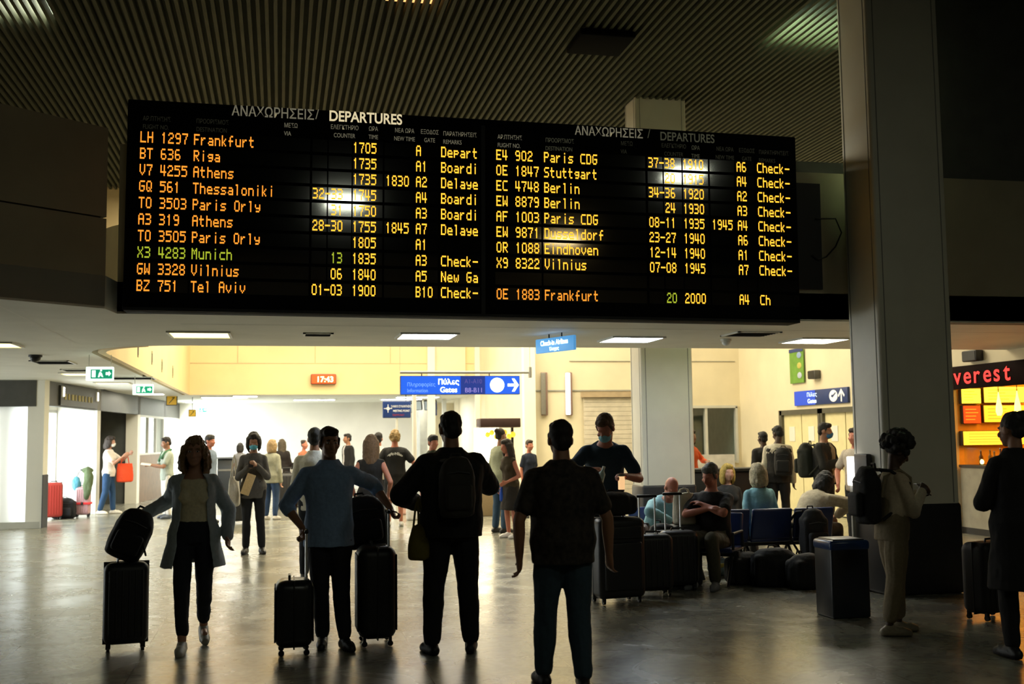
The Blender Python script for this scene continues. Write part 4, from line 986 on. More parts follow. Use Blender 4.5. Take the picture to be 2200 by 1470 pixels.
    hd = .004
    if st in ('short', 'bald', 'cap', 'grey'):
        if st != 'bald':
            e2((0, .028, .045), (.082, .092, .09)); e2((0, .06, -.01), (.07, .058, .07)); e2((0, -.04, .085), (.065, .05, .04))
            for sg in (-1, 1): mb.cap(hp_(sg * .07, -.02, .03), hp_(sg * .072, -.012, -.015), .014, .008, 8)
        if st == 'cap': mb.cur = 0; e2((0, .01, .06), (.086, .1, .075)); mb.loft([(hp_(0, -.07, .05), HM @ V((.065, 0, 0)), HM @ V((0, .03, .004))), (hp_(0, -.13, .04), HM @ V((.06, 0, 0)), HM @ V((0, .02, .004))), (hp_(0, -.165, .03), HM @ V((.035, 0, 0)), HM @ V((0, .01, .003)))], 14)
    elif st == 'afro':
        for i in range(90):
            a = rr.uniform(0, 6.28); b_ = rr.uniform(-.5, 1.57); c = V((math.cos(a) * math.cos(b_) * .125, math.sin(a) * math.cos(b_) * .12 + .035, math.sin(b_) * .12 + .05))
            if c.y < -.045 and c.z < .06: continue
            q = rr.uniform(.026, .042); e2(c, (q, q, q))
        e2((0, .035, .055), (.118, .112, .118)); hd = .006
    elif st == 'curly':
        for i in range(80):
            a = rr.uniform(0, 6.28); b_ = rr.uniform(-.9, 1.57); c = V((math.cos(a) * math.cos(b_) * .085, math.sin(a) * math.cos(b_) * .09 + .03, math.sin(b_) * .1 + .03))
            if c.y < -.04 and c.z < .06: continue
            q = rr.uniform(.02, .032); e2(c, (q, q, q))
        e2((0, .03, .045), (.085, .095, .09)); hd = .005
    elif st in ('long', 'bob', 'wavy'):
        L_ = {'long': .34, 'bob': .10, 'wavy': .17}[st]
        e2((0, .026, .042), (.085, .096, .094)); e2((0, -.035, .085), (.066, .055, .042))
        for i in range(20):
            a = R(-28 + 236 * i / 19); x_, y_ = .078 * math.cos(a), .02 + .085 * math.sin(a); q = rr.uniform(.85, 1.1) * L_
            if st == 'wavy': pts = [(x_, y_, .03), (x_ * 1.35, y_ * 1.15 + .005, -.05), (x_ * 1.45, y_ * 1.2 + .01, -.05 - q * .4), (x_ * 1.15, y_ * 1.1 + .01, -.05 - q * .75)]
            else: pts = [(x_, y_, .03), (x_ * 1.12, y_ * 1.05 + .005, -.06), (x_ * 1.1, y_ * 1.1 + .012, -.06 - q * .5), (x_ * .95, y_ * 1.05 + .02, -.06 - q * .95)]
            mb.chain([hp_(*p) for p in pts], [.03, .028, .024, .012], 8)
        hd = .013 if st == 'wavy' else .006
    elif st == 'bun':
        e2((0, .026, .042), (.081, .094, .09)); e2((0, .06, -.01), (.065, .055, .06)); e2((0, .1, .085), (.045, .045, .045)); e2((0, .09, .07), (.03, .04, .03))
    elif st == 'ponytail':
        e2((0, .026, .042), (.081, .094, .09)); e2((0, .06, -.01), (.065, .055, .06)); mb.chain([hp_(0, .1, .04), hp_(0, .145, .0), hp_(0, .14, -.1), hp_(0, .125, -.2)], [.026, .034, .032, .012], 10)
    if eyes:
        for sg in (-1, 1): mb.chain([hp_(sg * .014, -.094, .021), hp_(sg * .032, -.092, .026), hp_(sg * .05, -.082, .02)], [.0055, .0055, .004], 6)
    if mb.v:
        o = blob(mb, 'hair', cmat(hcx, .7, 'hair', var=.3, scale=60), root, vx * .8, 2, hd, 40)
        for v in o.data.vertices: v.co *= k
        if st == 'cap': o.name = 'cap'
    root['h'] = k; del root['h']
    PEOPLE[label] = (root, k, J, tor, P)
    bpy.context.view_layer.update()
    return root, J, k, tor
def W(root, p, k=1.0): return root.matrix_world @ (V(p) * k)

# ================================================================== luggage
def suitcase(label, at, rz, w, d, h, col, handle=.35, lean=0, metal=True, ribs=True, z=0, group=None, soft=False, rough=.45):
    t = thing('suitcase', label, 'suitcase', (at[0], at[1], z), group=group, rot=(R(lean), 0, R(rz)))
    m = cmat(col, rough, 'case_shell', var=.1); dk = black
    wh = .045; zc = wh + .01 + h / 2
    MB().rbox((0, 0, zc), (w, d, h), min(w, d) * (.26 if not soft else .18), 5).build('shell', m, t)
    if ribs and not soft:
        mb = MB()
        for i in range(6):
            x_ = -w * .36 + i * w * .144
            for s in (-1, 1): mb.rbox((x_, s * d * .5, zc), (w * .05, .012, h * .82), .005, 2)
        mb.build('ribs', m, t)
    if soft:
        MB().rbox((0, -d * .5, zc - h * .1), (w * .8, .05, h * .6), .022, 3).build('front_pocket', m, t); MB().rbox((0, -d * .5, zc + h * .32), (w * .8, .04, h * .16), .018, 3).build('front_pocket', m, t)
    mb = MB(); mb.rbox((0, 0, zc), (w + .006, .012, h + .006), .004, 2); mb.build('zip_seam', dk, t)
    for sx in (-1, 1):
        for sy in (-1, 1):
            mb = MB(); mb.tube([(sx * w * .38 - .012, sy * d * .33, wh * .55), (sx * w * .38 + .012, sy * d * .33, wh * .55)], wh * .5, 12); mb.b2((sx * w * .38 - .018, sy * d * .33 - .012, wh * .6), (sx * w * .38 + .018, sy * d * .33 + .012, wh + .03)); mb.build('wheel', dk, t)
    zt = wh + .01 + h
    MB().tube([(-.07, -d * .12, zt - .01), (-.06, -d * .12, zt + .025), (.06, -d * .12, zt + .025), (.07, -d * .12, zt - .01)], .010).build('carry_handle', dk, t)
    if handle:
        hm = chrome if metal else seatf
        mb = MB()
        for s in (-1, 1): mb.tube([(s * w * .2, d * .32, zt - .05), (s * w * .2, d * .32, zt + handle)], .009)
        hh = mb.build('telescopic_handle', hm, t)
        MB().rbox((0, d * .32, zt + handle + .012), (w * .4 + .05, .03, .03), .012, 3).build('grip', dk, hh)
    return t
def backpack(label, loc, rz, w, d, h, col, rot=None, straps=True, name='backpack', pocket=True, cat='backpack'):
    t = thing(name, label, cat, loc, rot=rot or (0, 0, R(rz))); m = cmat(col, .8)
    mb = MB(); mb.loft([((0, 0, z * h), (w * .5 * a, 0, 0), (0, d * .5 * b_, 0)) for z, a, b_ in ((-.5, .7, .6), (-.46, .92, .9), (-.2, 1, 1), (.15, .96, .95), (.35, .82, .8), (.46, .6, .55), (.5, .3, .3))], 22); mb.rbox((0, 0, -.05 * h), (w * .9, d * .8, h * .8), .05, 3)
    blob(mb, 'bag_body', m, t, .012, 3, .005)
    if pocket: MB().rbox((0, -d * .5, -h * .16), (w * .7, d * .3, h * .42), .04, 4).build('front_pocket', m, t); MB().tube([(-w * .3, -d * .42, h * .22), (0, -d * .5, h * .25), (w * .3, -d * .42, h * .22)], .004).build('zip', seatf, t)
    MB().tube([(-.04, d * .3, h * .46), (-.03, d * .3, h * .54), (.03, d * .3, h * .54), (.04, d * .3, h * .46)], .009).build('top_handle', m, t)
    if straps:
        for s in (-1, 1): MB().tube([(s * w * .25, d * .35, h * .44), (s * w * .34, d * .5 + .06, h * .42), (s * w * .42, d * .5 + .2, h * .2), (s * w * .44, d * .5 + .14, -h * .15), (s * w * .36, d * .4, -h * .42)], .014, 8).build('shoulder_strap', m, t)
    return t
def tote(label, loc, rz, w, d, h, col, drop=.25, name='tote_bag', cat='bag', bulge=1.0):
    t = thing(name, label, cat, loc, R(rz)); m = cmat(col, .8)
    mb = MB(); mb.loft([((0, 0, -h + z * h), (w * .5 * a, 0, 0), (0, d * .5 * b_, 0)) for z, a, b_ in ((0, .85, .8), (.06, 1, 1 * bulge), (.4, 1, 1 * bulge), (.85, .92, .6), (1, .88, .3))], 20)
    blob(mb, 'bag_body', m, t, .012, 2, .006)
    for s in (-1, 1): MB().tube([(-w * .25, s * d * .15, -.03), (-w * .16, s * d * .06, drop * .7), (0, 0, drop), (w * .16, s * d * .06, drop * .7), (w * .25, s * d * .15, -.03)], .008, 6).build('handle', m, t)
    return t
FG = .0075
# ---- woman in the cardigan, walking towards us with a suitcase
pos = onz(413, 1392)
r1, J1, k1, T1 = person('woman in open grey cardigan over a cream top, pulling a black suitcase', (pos.x, pos.y), 3, 1.64, True, lean=2, head=(-4, 0, 0), skin_='light', hair=('wavy', (.24, .14, .065)),
    arms={'b': ((-.30, .10, 1.18), (-.405, .13, 1.085), {'dir': (-.45, .1, -.75)}), 'a': ((.26, .06, 1.12), (.275, -.05, .90))}, grip=(.35, .85),
    legs={'b': ((-.085, -.13, .50), (-.075, -.24, .085), -6), 'a': ((.09, -.03, .50), (.085, .22, .14), 6)}, eyes=True, vox=FG,
    top=dict(c=(.82, .74, .54), sl='short', hem=.07, add=.008, n='blouse', neck=.455), over=dict(c=(.46, .52, .56), sl='long', hem=-.27, open=38, n='cardigan', add=.032, flare=.25, neck=.50, bust=False), bottom=('trousers', (.025, .03, .045), .86, .92), shoe=(.5, .48, .42))
w = W(r1, J1['b'][2], k1)
p = onz(265, 1402)
suitcase('tall black suitcase pulled by the woman in the grey cardigan', (p.x, p.y + .1), 8, .33, .24, .62, (.012, .012, .014), .12, rough=.5)
backpack('black soft bag strapped on top of the suitcase beside the woman in the cardigan', (p.x + .03, p.y + .1, .885), 0, .30, .22, .40, (.010, .010, .012), rot=(0, R(24), R(5)), straps=False, name='travel_bag', pocket=True, cat='bag')
tag(MB().tube([w + V((.01, 0, -.05)), V((p.x + .12, p.y + .08, .99)), V((p.x + .13, p.y + .02, .80)), V((p.x + .15, p.y + .02, .72))], .008).build('bag_strap', black), 'thin black strap hanging from the hand of the woman in the cardigan', 'strap')
# ---- man in the blue shirt with two suitcases
pos = onz(706, 1390)
r2, J2, k2, T2 = person('man in light blue shirt and dark trousers standing between two suitcases', (pos.x, pos.y), 2, 1.70, lean=0, head=(10, 2, 0), skin_='tan', hair=('short', (.02, .013, .009)),
    arms={'b': ((-.29, .02, 1.14), (-.215, -.10, .945), {'dir': (.1, -.35, -.9)}), 'a': ((.38, .12, 1.22), (.50, .06, 1.07), {'dir': (.3, -.3, -.75)})}, grip=(.85, .85),
    legs={'b': ((-.07, -.04, .49), (-.045, .02, .085), -8), 'a': ((.09, -.06, .49), (.115, -.12, .085), 14)}, eyes=True, vox=FG, girth=1.03,
    top=dict(c=(.30, .42, .62), sl='half', hem=-.14, collar=True, add=.02, flare=.1), bottom=('trousers', (.02, .022, .03)), shoe=(.015, .014, .014))
w = W(r2, J2['b'][2], k2); p = onz(631, 1404)
suitcase('small black ribbed cabin suitcase under the right hand of the man in blue', (p.x, p.y), -90, .30, .28, .50, (.02, .022, .025), .34, rough=.3)
p = onz(809, 1386); w = W(r2, J2['a'][2], k2)
suitcase('large black suitcase held by the outstretched arm of the man in blue', (p.x + .0, p.y + .06), -90, .36, .30, .71, (.010, .011, .013), .25, rough=.45)
backpack('bulky black duffel bag carried behind the man in blue beside his large suitcase', (p.x - .08, p.y + .32, .93), 0, .40, .24, .42, (.008, .008, .01), rot=(0, R(-8), 0), straps=False, name='duffel_bag', cat='bag')
# ---- man with backpack, seen from behind
pos = onz(972, 1403)
r3, J3, k3, T3 = person('tall man seen from behind in black jacket with a grey backpack', (pos.x, pos.y), 180, 1.80, head=(6, 6, 0), girth=1.12, skin_='tan', hair=('short', (.012, .009, .007)),
    arms={'a': ((.36, .0, 1.18), (.22, -.24, 1.06)), 'b': ((-.36, .0, 1.2), (-.12, -.22, 1.35))}, legs={'a': ((.13, -.01, .49), (.15, .02, .085), 14), 'b': ((-.12, -.01, .49), (-.13, .02, .085), -14)}, grip=(.6, .8), vox=FG,
    top=dict(c=(.012, .012, .014), sl='long', hem=-.12, collar=True), over=dict(c=(.012, .012, .013), sl='long', hem=-.10, add=.045, collar=True, n='jacket'), bottom=('trousers', (.010, .012, .015), 1.0, 1.12), shoe=(.012, .012, .012))
q = W(r3, T3(.27, 0, .27), k3)
backpack('small grey backpack on the back of the tall man in the black jacket', q, 0, .28, .17, .44, (.055, .05, .04))
q = W(r3, (.275, .0, .80), k3)
tote('olive yellow pouch bag hanging at the hip of the tall man with the backpack', (q.x + .03, q.y - .04, q.z + .13), 60, .19, .15, .26, (.19, .155, .02), .2, name='shoulder_bag', bulge=1.1)
q = W(r3, J3['b'][2], k3)
# ---- man in the dark patterned shirt, walking away
pos = onz(1214, 1478)
pat = mat('patterned_shirt_cloth', (.022, .016, .012), .8, var=.85, scale=26, detail=2)
r4, J4, k4, T4 = person('heavy man walking away in black patterned short-sleeved shirt and jeans', (pos.x, pos.y), 178, 1.71, head=(0, 0, 0), girth=1.18, skin_='tan', hair=('short', (.012, .008, .006)),
    arms={'a': ((.29, .04, 1.10), (.285, -.03, .84)), 'b': ((-.30, .04, 1.10), (-.325, -.05, .84))}, legs={'a': ((.11, -.05, .49), (.12, -.1, .085), 8), 'b': ((-.10, .0, .49), (-.10, .10, .09), -8)}, vox=FG,
    top=dict(c=(.02, .015, .01), m=pat, sl='short', hem=-.13, collar=True, add=.024), bottom=('trousers', (.055, .095, .13), 1.0, 1.12), shoe=(.03, .03, .03))
# ---- woman in overalls at the column
pos = onz(1926, 1362)
r5, J5, k5, T5 = person('woman with rounded dark curls in pale overalls looking at her phone by the column', (pos.x, pos.y), 82, 1.57, True, lean=5, head=(0, 28, 0), skin_='dark', hair=('afro', (.008, .007, .006)),
    arms={'a': ((.22, -.02, 1.12), (.06, -.27, 1.22)), 'b': ((-.22, -.02, 1.12), (-.04, -.27, 1.24))}, legs={'a': ((.09, -.05, .50), (.09, -.06, .085), 8), 'b': ((-.09, .02, .50), (-.09, .1, .085), -8)}, grip=(.6, .6), vox=FG,
    top=dict(c=(.55, .47, .36), sl='long', hem=.1, n='sweater', add=.022), over=None, bottom=('trousers', (.30, .25, .17), .86, 1.18), shoe=(.42, .38, .30))
mb = MB(); 
bibm = cmat((.30, .25, .17), .85)
mb.loft([((0, -.0, z), (rx, 0, 0), (0, ry, 0)) for z, rx, ry in ((.82, .185, .14), (.95, .185, .145), (1.05, .165, .132), (1.15, .155, .128), (1.24, .14, .13))], 26)
o = blob(mb, 'overalls_bib', bibm, r5, .011, 2, .004)
for v in o.data.vertices: v.co = V((v.co.x, v.co.y - (v.co.z - .93) * .09, v.co.z)) * k5
for s in (-1, 1):
    mb = MB().tube([T5(.30, s * .085, -.13), T5(.45, s * .095, -.105), T5(.51, s * .095, -.01), T5(.44, s * .07, .115), T5(.26, s * .05, .125)], .016, 8); mb.v = [(a * k5, b_ * k5, c * k5) for a, b_, c in mb.v]; mb.build('overalls_strap', bibm, r5)
q = W(r5, T5(.27, .0, .24), k5)
backpack('black backpack worn by the woman in the pale overalls', q, 262, .30, .20, .46, (.010, .010, .012))
q = W(r5, J5['a'][2], k5) + V((.07, .03, .03))
t = thing('phone', 'dark phone held in both hands by the woman in overalls', 'phone', q, rot=(R(-50), 0, R(82)))
MB().rbox((0, 0, 0), (.075, .009, .15), .004, 2).build('phone_case', black, t); MB().b2((-.033, .0046, -.068), (.033, .0052, .068)).build('screen', cmat((.05, .06, .07), .1, 'screen'), t)
# ---- dark figure at the right edge
pos = onz(2203, 1412)
r6, J6, k6, T6 = person('person in black coat with tied up hair at the far right before the snack counter', (pos.x, pos.y), 175, 1.74, True, girth=1.0, head=(20, 5, 0), skin_='tan', hair=('bun', (.010, .008, .007)),
    arms={'a': ((.19, -.08, 1.14), (.06, -.28, 1.08)), 'b': ((-.22, -.03, 1.14), (-.1, -.25, 1.15))}, vox=FG, top=dict(c=(.012, .012, .013), sl='long', hem=-.1), over=dict(c=(.010, .010, .012), sl='long', hem=-.45, add=.03, n='coat', flare=.1, collar=True), bottom=('trousers', (.010, .010, .012)), shoe=(.012, .012, .012))
pos = onz(2105, 1330)
suitcase('black suitcase standing at the right beside the dark coated person', (pos.x + .1, pos.y), 20, .42, .26, .60, (.008, .008, .009), 0, rough=.6)
# ---- masked woman with phone
pos = onz(543, 1190)
r7, J7, k7, T7 = person('woman in grey sweater and light blue mask looking down at her phone', (pos.x, pos.y), 0, 1.72, True, head=(0, 22, 0), skin_='tan', hair=('bob', (.02, .014, .01)), mask=(.16, .52, .66),
    arms={'a': ((.23, -.02, 1.14), (.05, -.24, 1.26)), 'b': ((-.23, -.02, 1.14), (-.06, -.24, 1.24))}, legs={'a': ((.10, -.01, .49), (.125, .0, .085), 12), 'b': ((-.09, -.01, .49), (-.1, .02, .085), -12)}, grip=(.7, .7), vox=.010,
    top=dict(c=(.13, .125, .12), sl='long', hem=-.14, n='sweater'), bottom=('trousers', (.012, .013, .016), 1.0, .9), shoe=(.03, .03, .03))
q = W(r7, J7['b'][2], k7) + V((.03, -.06, .05))
t = thing('phone', 'dark phone in the hands of the woman with the light blue mask', 'phone', q, rot=(R(-40), 0, 0)); MB().rbox((0, 0, 0), (.075, .009, .15), .004, 2).build('phone_case', black, t); MB().b2((-.033, .0046, -.068), (.033, .0052, .068)).build('screen', cmat((.05, .06, .07), .1, 'screen'), t)
q = W(r7, (-.27, .02, 1.10), k7)
tote('white cloth tote bag hanging from the arm of the masked woman', (q.x, q.y, q.z), 70, .34, .12, .42, (.75, .72, .64), .3)
q = W(r7, (-.02, -.27, 1.12), k7)
t = thing('folder', 'tan cardboard folder hanging tilted in front of the masked woman', 'folder', q, rot=(0, R(20), 0)); MB().rbox((0, 0, -.13), (.12, .03, .30), .008, 2).build('folder_cover', cmat((.72, .52, .26), .6, 'card'), t); MB().tube([(-.03, 0, .02), (0, 0, .09), (.03, 0, .02)], .005).build('folder_strap', black, t)
pos = onz(512, 1126)
suitcase('black suitcase standing behind the masked woman under her white tote', (pos.x, pos.y), 5, .30, .24, .48, (.015, .016, .018), .45)
# ---- people farther back
def at(px, py, d=None, Hh=None):
    v = onz(px, py); return (v.x, v.y)
def atd(px, d):
    v = ray(px, 942) ; return (v.x * d, v.y * d)
blk = (.014, .014, .016)
person('blonde woman in pale jacket and blue jeans behind the masked woman', atd(584, 22.3), 150, 1.62, True, hair=('bob', (.30, .20, .09)), skin_='light', top=dict(c=(.38, .38, .30), sl='long', hem=-.14, add=.03, n='jacket'), bottom=('trousers', (.03, .07, .15)), shoe=(.6, .58, .54))
person('person with long dark hair in black coat standing among black luggage at the back', atd(606, 27.5), 200, 1.63, True, hair=('long', (.07, .055, .035)), top=dict(c=(.02, .013, .012), sl='long', hem=-.45, add=.03, n='coat', flare=.2), bottom=('trousers', blk), girth=1.15)
pos = atd(618, 25.6); suitcase('black suitcase beside the person in the long black coat at the back', pos, 15, .5, .3, .78, blk, .1)
r10, J10, k10, T10 = person('woman in white T-shirt and jeans reaching out by the street door', (atd(230, 24.6)[0] + .05, atd(230, 24.6)[1]), 80, 1.74, True, head=(0, 6, 0), skin_='light', hair=('bob', (.03, .02, .015)), mask=(.75, .74, .7),
    arms={'a': ((.2, -.16, 1.2), (.1, -.42, 1.33)), 'b': ((-.2, -.12, 1.15), (-.14, -.36, 1.28))}, legs={'a': ((.09, -.06, .49), (.1, -.08, .085), 10), 'b': ((-.08, .04, .49), (-.08, .16, .085), -8)}, top=dict(c=(.75, .72, .68), sl='short', hem=-.1, n='shirt'), bottom=('trousers', (.03, .09, .19)), shoe=(.7, .66, .58))
q = W(r10, (.12, -.32, 1.12), k10); tote('orange shopping bag carried by the woman in the white T-shirt', q, 15, .36, .14, .42, (.75, .10, .02), .22, name='shopping_bag')
r11, J11, k11, T11 = person('man with green scarf and white trousers reading papers before the bright far door', atd(360, 23.0), -70, 1.70, head=(0, 14, 0), skin_='tan', hair=('short', (.015, .011, .01)),
    arms={'a': ((.22, -.1, 1.15), (.06, -.33, 1.13)), 'b': ((-.22, -.1, 1.15), (-.06, -.35, 1.15))}, top=dict(c=(.42, .46, .40), sl='short', hem=-.12), bottom=('trousers', (.72, .7, .66)), shoe=(.12, .14, .18))
mb = MB(); mb.chain([T11(.36, .09, -.14), T11(.47, .1, -.07), T11(.53, .03, .07), T11(.53, -.03, .07), T11(.47, -.1, -.07), T11(.3, -.1, -.145)], [.035, .035, .035, .035, .035, .03], 10); sc_ = blob(mb, 'scarf', cmat((.10, .22, .13), .85), r11, .014, 2, .006)
for v in sc_.data.vertices: v.co *= k11
q = W(r11, J11['a'][2], k11); t = thing('papers', 'pale papers held by the man with the green scarf', 'papers', q + V((-.12, -.04, .03)), rot=(R(15), R(8), 0)); MB().rbox((0, 0, 0), (.2, .14, .008), .003, 1).build('sheets', cmat((.75, .7, .62), .7, 'paper'), t)
person('man in cap and grey blue shirt half hidden behind the woman in the cardigan', atd(449, 21.5), 60, 1.73, hair=('cap', (.03, .028, .026)), skin_='red', top=dict(c=(.22, .27, .34), sl='short'), bottom=('trousers', (.02, .03, .05)))
person('dark haired person far back just left of the masked woman', atd(516, 29.5), 170, 1.55, True, hair=('bob', (.015, .012, .01)), top=dict(c=(.3, .3, .32), sl='short'), bottom=('trousers', blk))
person('man in white shirt seen from behind next to the man in blue', atd(676, 12.6), 172, 1.74, skin_='tan', hair=('short', (.010, .008, .007)), vox=.010, top=dict(c=(.72, .71, .66), sl='half', hem=-.14, collar=True), bottom=('trousers', (.02, .025, .04)))
person('small person with bare shoulders far back beside the barrier posts', atd(653, 27.5), 40, 1.60, True, skin_='red', hair=('bun', (.03, .02, .015)), top=dict(c=(.45, .2, .12), sl='none'), bottom=('trousers', blk))
person('man in black suit far back against the white wall', atd(748, 28.5), -70, 1.75, hair=('short', (.012, .01, .01)), skin_='tan', top=dict(c=(.7, .7, .7), sl='long'), over=dict(c=blk, sl='long', hem=-.16, n='suit_jacket', open=14), bottom=('trousers', blk))
person('woman with long brown hair in black top and grey skirt seen from behind', atd(797, 14.0), 168, 1.66, True, skin_='red', hair=('long', (.13, .07, .03)), vox=.011, arms={'a': ((.24, .04, 1.13), (.22, -.08, .9)), 'b': ((-.24, .04, 1.13), (-.22, -.12, .95))}, top=dict(c=(.02, .016, .014), sl='none', hem=-.05), bottom=('skirt', (.22, .23, .24), .75))
person('man in white shirt behind the long haired woman in black top', atd(813, 21), 175, 1.73, hair=('short', (.012, .010, .01)), skin_='red', top=dict(c=(.75, .73, .68), sl='short', collar=True), bottom=('trousers', (.05, .05, .06)))
r19, J19, k19, T19 = person('person with blond curls in black lettered T-shirt and shorts seen from behind', atd(848, 20.2), 176, 1.75, head=(10, 0, 0), skin_='red', hair=('curly', (.36, .24, .10)), vox=.011, arms={'a': ((.29, .03, 1.14), (.30, -.06, .9)), 'b': ((-.30, .02, 1.16), (-.33, -.12, .98))},
    top=dict(c=(.010, .010, .011), sl='short', hem=-.16, add=.03), bottom=('shorts', (.010, .010, .011), 1.0, 1.15), shoe=(.6, .6, .58))
word = 'PALM ANGELS'; 
for i, ch in enumerate(word):
    if ch == ' ': continue
    a = R(52 - 104 * i / (len(word) - 1)); xx = .15 * math.sin(-a)
    mb = MB(); text_into(mb, ch, 0, -.02, .05, 0, .9, 'CENTER', bold=.02)
    q = T19(.385 - .055 * (1 - math.cos(a)) * 1.5, -xx, .118 + .047 - .55 * xx * xx) * k19
    o = mb.build('shirt_letter', cmat((.75, .75, .72), .6, 'print'), r19, False, q, (0, a * .8, R(180) - xx * 3.2 * 0))
q = W(r19, J19['b'][2], k19); tote('reddish brown handbag carried by the person with blond curls', (q.x + .02, q.y - .05, q.z - .05), 20, .28, .14, .22, (.30, .08, .03), .1, name='handbag')
pos = onz(886, 1118); tote('white carrier bag standing on the floor by the blond person', (pos.x, pos.y, .42), 10, .26, .2, .42, (.75, .74, .72), .12, name='carrier_bag')
pos = onz(872, 1106); tote('pale pinkish carrier bag just behind the white one on the floor', (pos.x, pos.y, .50), 30, .26, .2, .50, (.65, .42, .36), .1, name='carrier_bag')
person('man in dark cap partly hidden behind the tall man with the backpack', atd(929, 17.5), 20, 1.66, skin_='red', hair=('cap', (.012, .012, .013)), top=dict(c=(.05, .06, .03), sl='long', collar=True), bottom=('trousers', blk))
person('woman with hair bun in pale green top and blue jeans near the lit kiosk', atd(1074, 18.6), 120, 1.76, True, hair=('bun', (.03, .02, .012)), skin_='light', top=dict(c=(.42, .44, .32), sl='long', hem=-.14, add=.03), bottom=('trousers', (.06, .12, .19)), shoe=(.04, .04, .04))
r22, J22, k22, T22 = person('long haired woman in dark dress with bare reddish arms carrying a blue bag', atd(1096, 17.6), -65, 1.58, True, lean=6, skin_='red', head=(0, 10, 0), hair=('long', (.025, .018, .012)), arms={'a': ((.2, -.02, 1.12), (.14, -.2, .98)), 'b': ((-.2, .02, 1.14), (-.18, -.05, .88))}, top=dict(c=(.07, .05, .02), sl='none', hem=-.05, n='dress_top'), bottom=('skirt', (.03, .022, .015), .8, .95), shoe=(.75, .73, .7))
q = W(r22, J22['b'][2], k22); tote('bright blue bag carried by the long haired woman in the dark dress', (q.x + .05, q.y - .06, q.z + .02), 30, .26, .14, .24, (.02, .11, .5), .1, name='handbag')
person('person sitting low at the white corner pilaster far back', atd(1136, 22.0), 20, 1.55, True, skin_='red', hair=('short', (.03, .02, .014)), top=dict(c=(.02, .03, .06), sl='short'), bottom=('trousers', blk))
# ---- man bending over luggage
r25, J25, k25, T25 = person('man in teal T-shirt and light blue mask bending over stacked luggage', atd(1298, 11.4), -14, 1.93, lean=31, head=(-24, 34, 0), skin_='red', hair=('short', (.09, .045, .02)), mask=(.30, .58, .66), vox=.009, pelvis=(0, .14, .93),
    arms={'b': ((-.36, -.22, 1.12), (-.13, -.40, 1.14)), 'a': ((.24, -.20, 1.10), (.16, -.36, 1.08))}, legs={'a': ((.12, .06, .49), (.13, .16, .085), 10), 'b': ((-.1, .08, .49), (-.11, .16, .085), -10)}, grip=(.7, .7),
    top=dict(c=(.025, .055, .085), sl='short', hem=-.16, add=.018), bottom=('trousers', (.015, .02, .035)), shoe=blk)
q = W(r25, J25['b'][2], k25)
t = thing('bottle', 'white plastic bottle in the hand of the man bending over luggage', 'bottle', q + V((.03, -.10, -.16)), rot=(R(12), R(14), 0)); MB().loft([((0, 0, z), (r_, 0, 0), (0, r_, 0)) for z, r_ in ((0, .03), (.02, .036), (.13, .036), (.16, .015), (.19, .014))], 14).build('bottle_body', cmat((.6, .72, .68), .4, 'bottle'), t); MB().cyl((0, 0, .185), (0, 0, .205), .016).build('bottle_cap', white, t)
q = W(r25, J25['a'][2], k25)
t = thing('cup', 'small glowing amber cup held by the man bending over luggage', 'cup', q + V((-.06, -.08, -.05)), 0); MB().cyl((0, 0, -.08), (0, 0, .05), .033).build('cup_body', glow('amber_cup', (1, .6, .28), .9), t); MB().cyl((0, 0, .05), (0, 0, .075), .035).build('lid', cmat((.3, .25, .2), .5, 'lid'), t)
a = atd(1318, 10.7)
suitcase('black suitcase in front of the man bending over, lowest of his stack', a, 10, .5, .32, .76, blk, 0, soft=True)
backpack('dark bag lying on the black suitcase before the bending man', (a[0], a[1], .95), 10, .46, .3, .22, (.02, .014, .012), straps=False, name='travel_bag', cat='bag', pocket=False)
# ---- standing group by the gate doors
person('person in orange top almost hidden behind the atrium column', atd(1482, 19.6), 30, 1.7, True, skin_='tan', hair=('bob', (.03, .02, .015)), arms={'a': ((.34, .02, 1.2), (.2, -.2, 1.15))}, top=dict(c=(.75, .16, .04), sl='long'), bottom=('trousers', blk))
person('man in black top seen from behind by the dark office window', atd(1640, 19.4), 190, 1.65, skin_='dark', hair=('short', (.008, .008, .008)), girth=1.1, top=dict(c=blk, sl='long', hem=-.15, add=.03), bottom=('trousers', (.014, .018, .03)))
r28, J28, k28, T28 = person('man in white and black top looking down beside the gate doors', atd(1670, 18.0), 150, 1.74, lean=6, head=(40, 18, 0), skin_='dark', hair=('short', (.008, .008, .008)), top=dict(c=(.62, .58, .48), sl='long', hem=.18, add=.022), over=dict(c=(.014, .012, .011), sl='none', hem=-.14, add=.028, neck=.34, n='vest', bust=False), bottom=('trousers', blk))
q = W(r28, T28(.2, -.1, .25), k28); backpack('black backpack on the man in the white and black top', q, 330, .3, .2, .46, (.008, .008, .009))
r29, J29, k29, T29 = person('man in dark jacket and blue mask standing before the gate doors', atd(1770, 16.9), 40, 1.77, head=(10, 4, 0), girth=1.12, skin_='tan', hair=('short', (.014, .011, .009)), mask=(.05, .22, .42), arms={'a': ((.26, -.05, 1.12), (.06, -.24, 1.12)), 'b': ((-.26, -.05, 1.12), (-.06, -.26, 1.14))}, legs={'a': ((.13, -.01, .49), (.16, .02, .085), 12), 'b': ((-.11, -.01, .49), (-.12, .02, .085), -12)},
    top=dict(c=(.30, .28, .23), sl='short', hem=-.1), over=dict(c=(.018, .018, .014), sl='long', hem=-.14, open=22, add=.035), bottom=('trousers', (.02, .025, .03)), shoe=blk)
q = W(r29, T29(.24, -.08, .26), k29); backpack('large dark green backpack on the masked man before the gate doors', q, 220, .36, .24, .54, (.022, .026, .016))
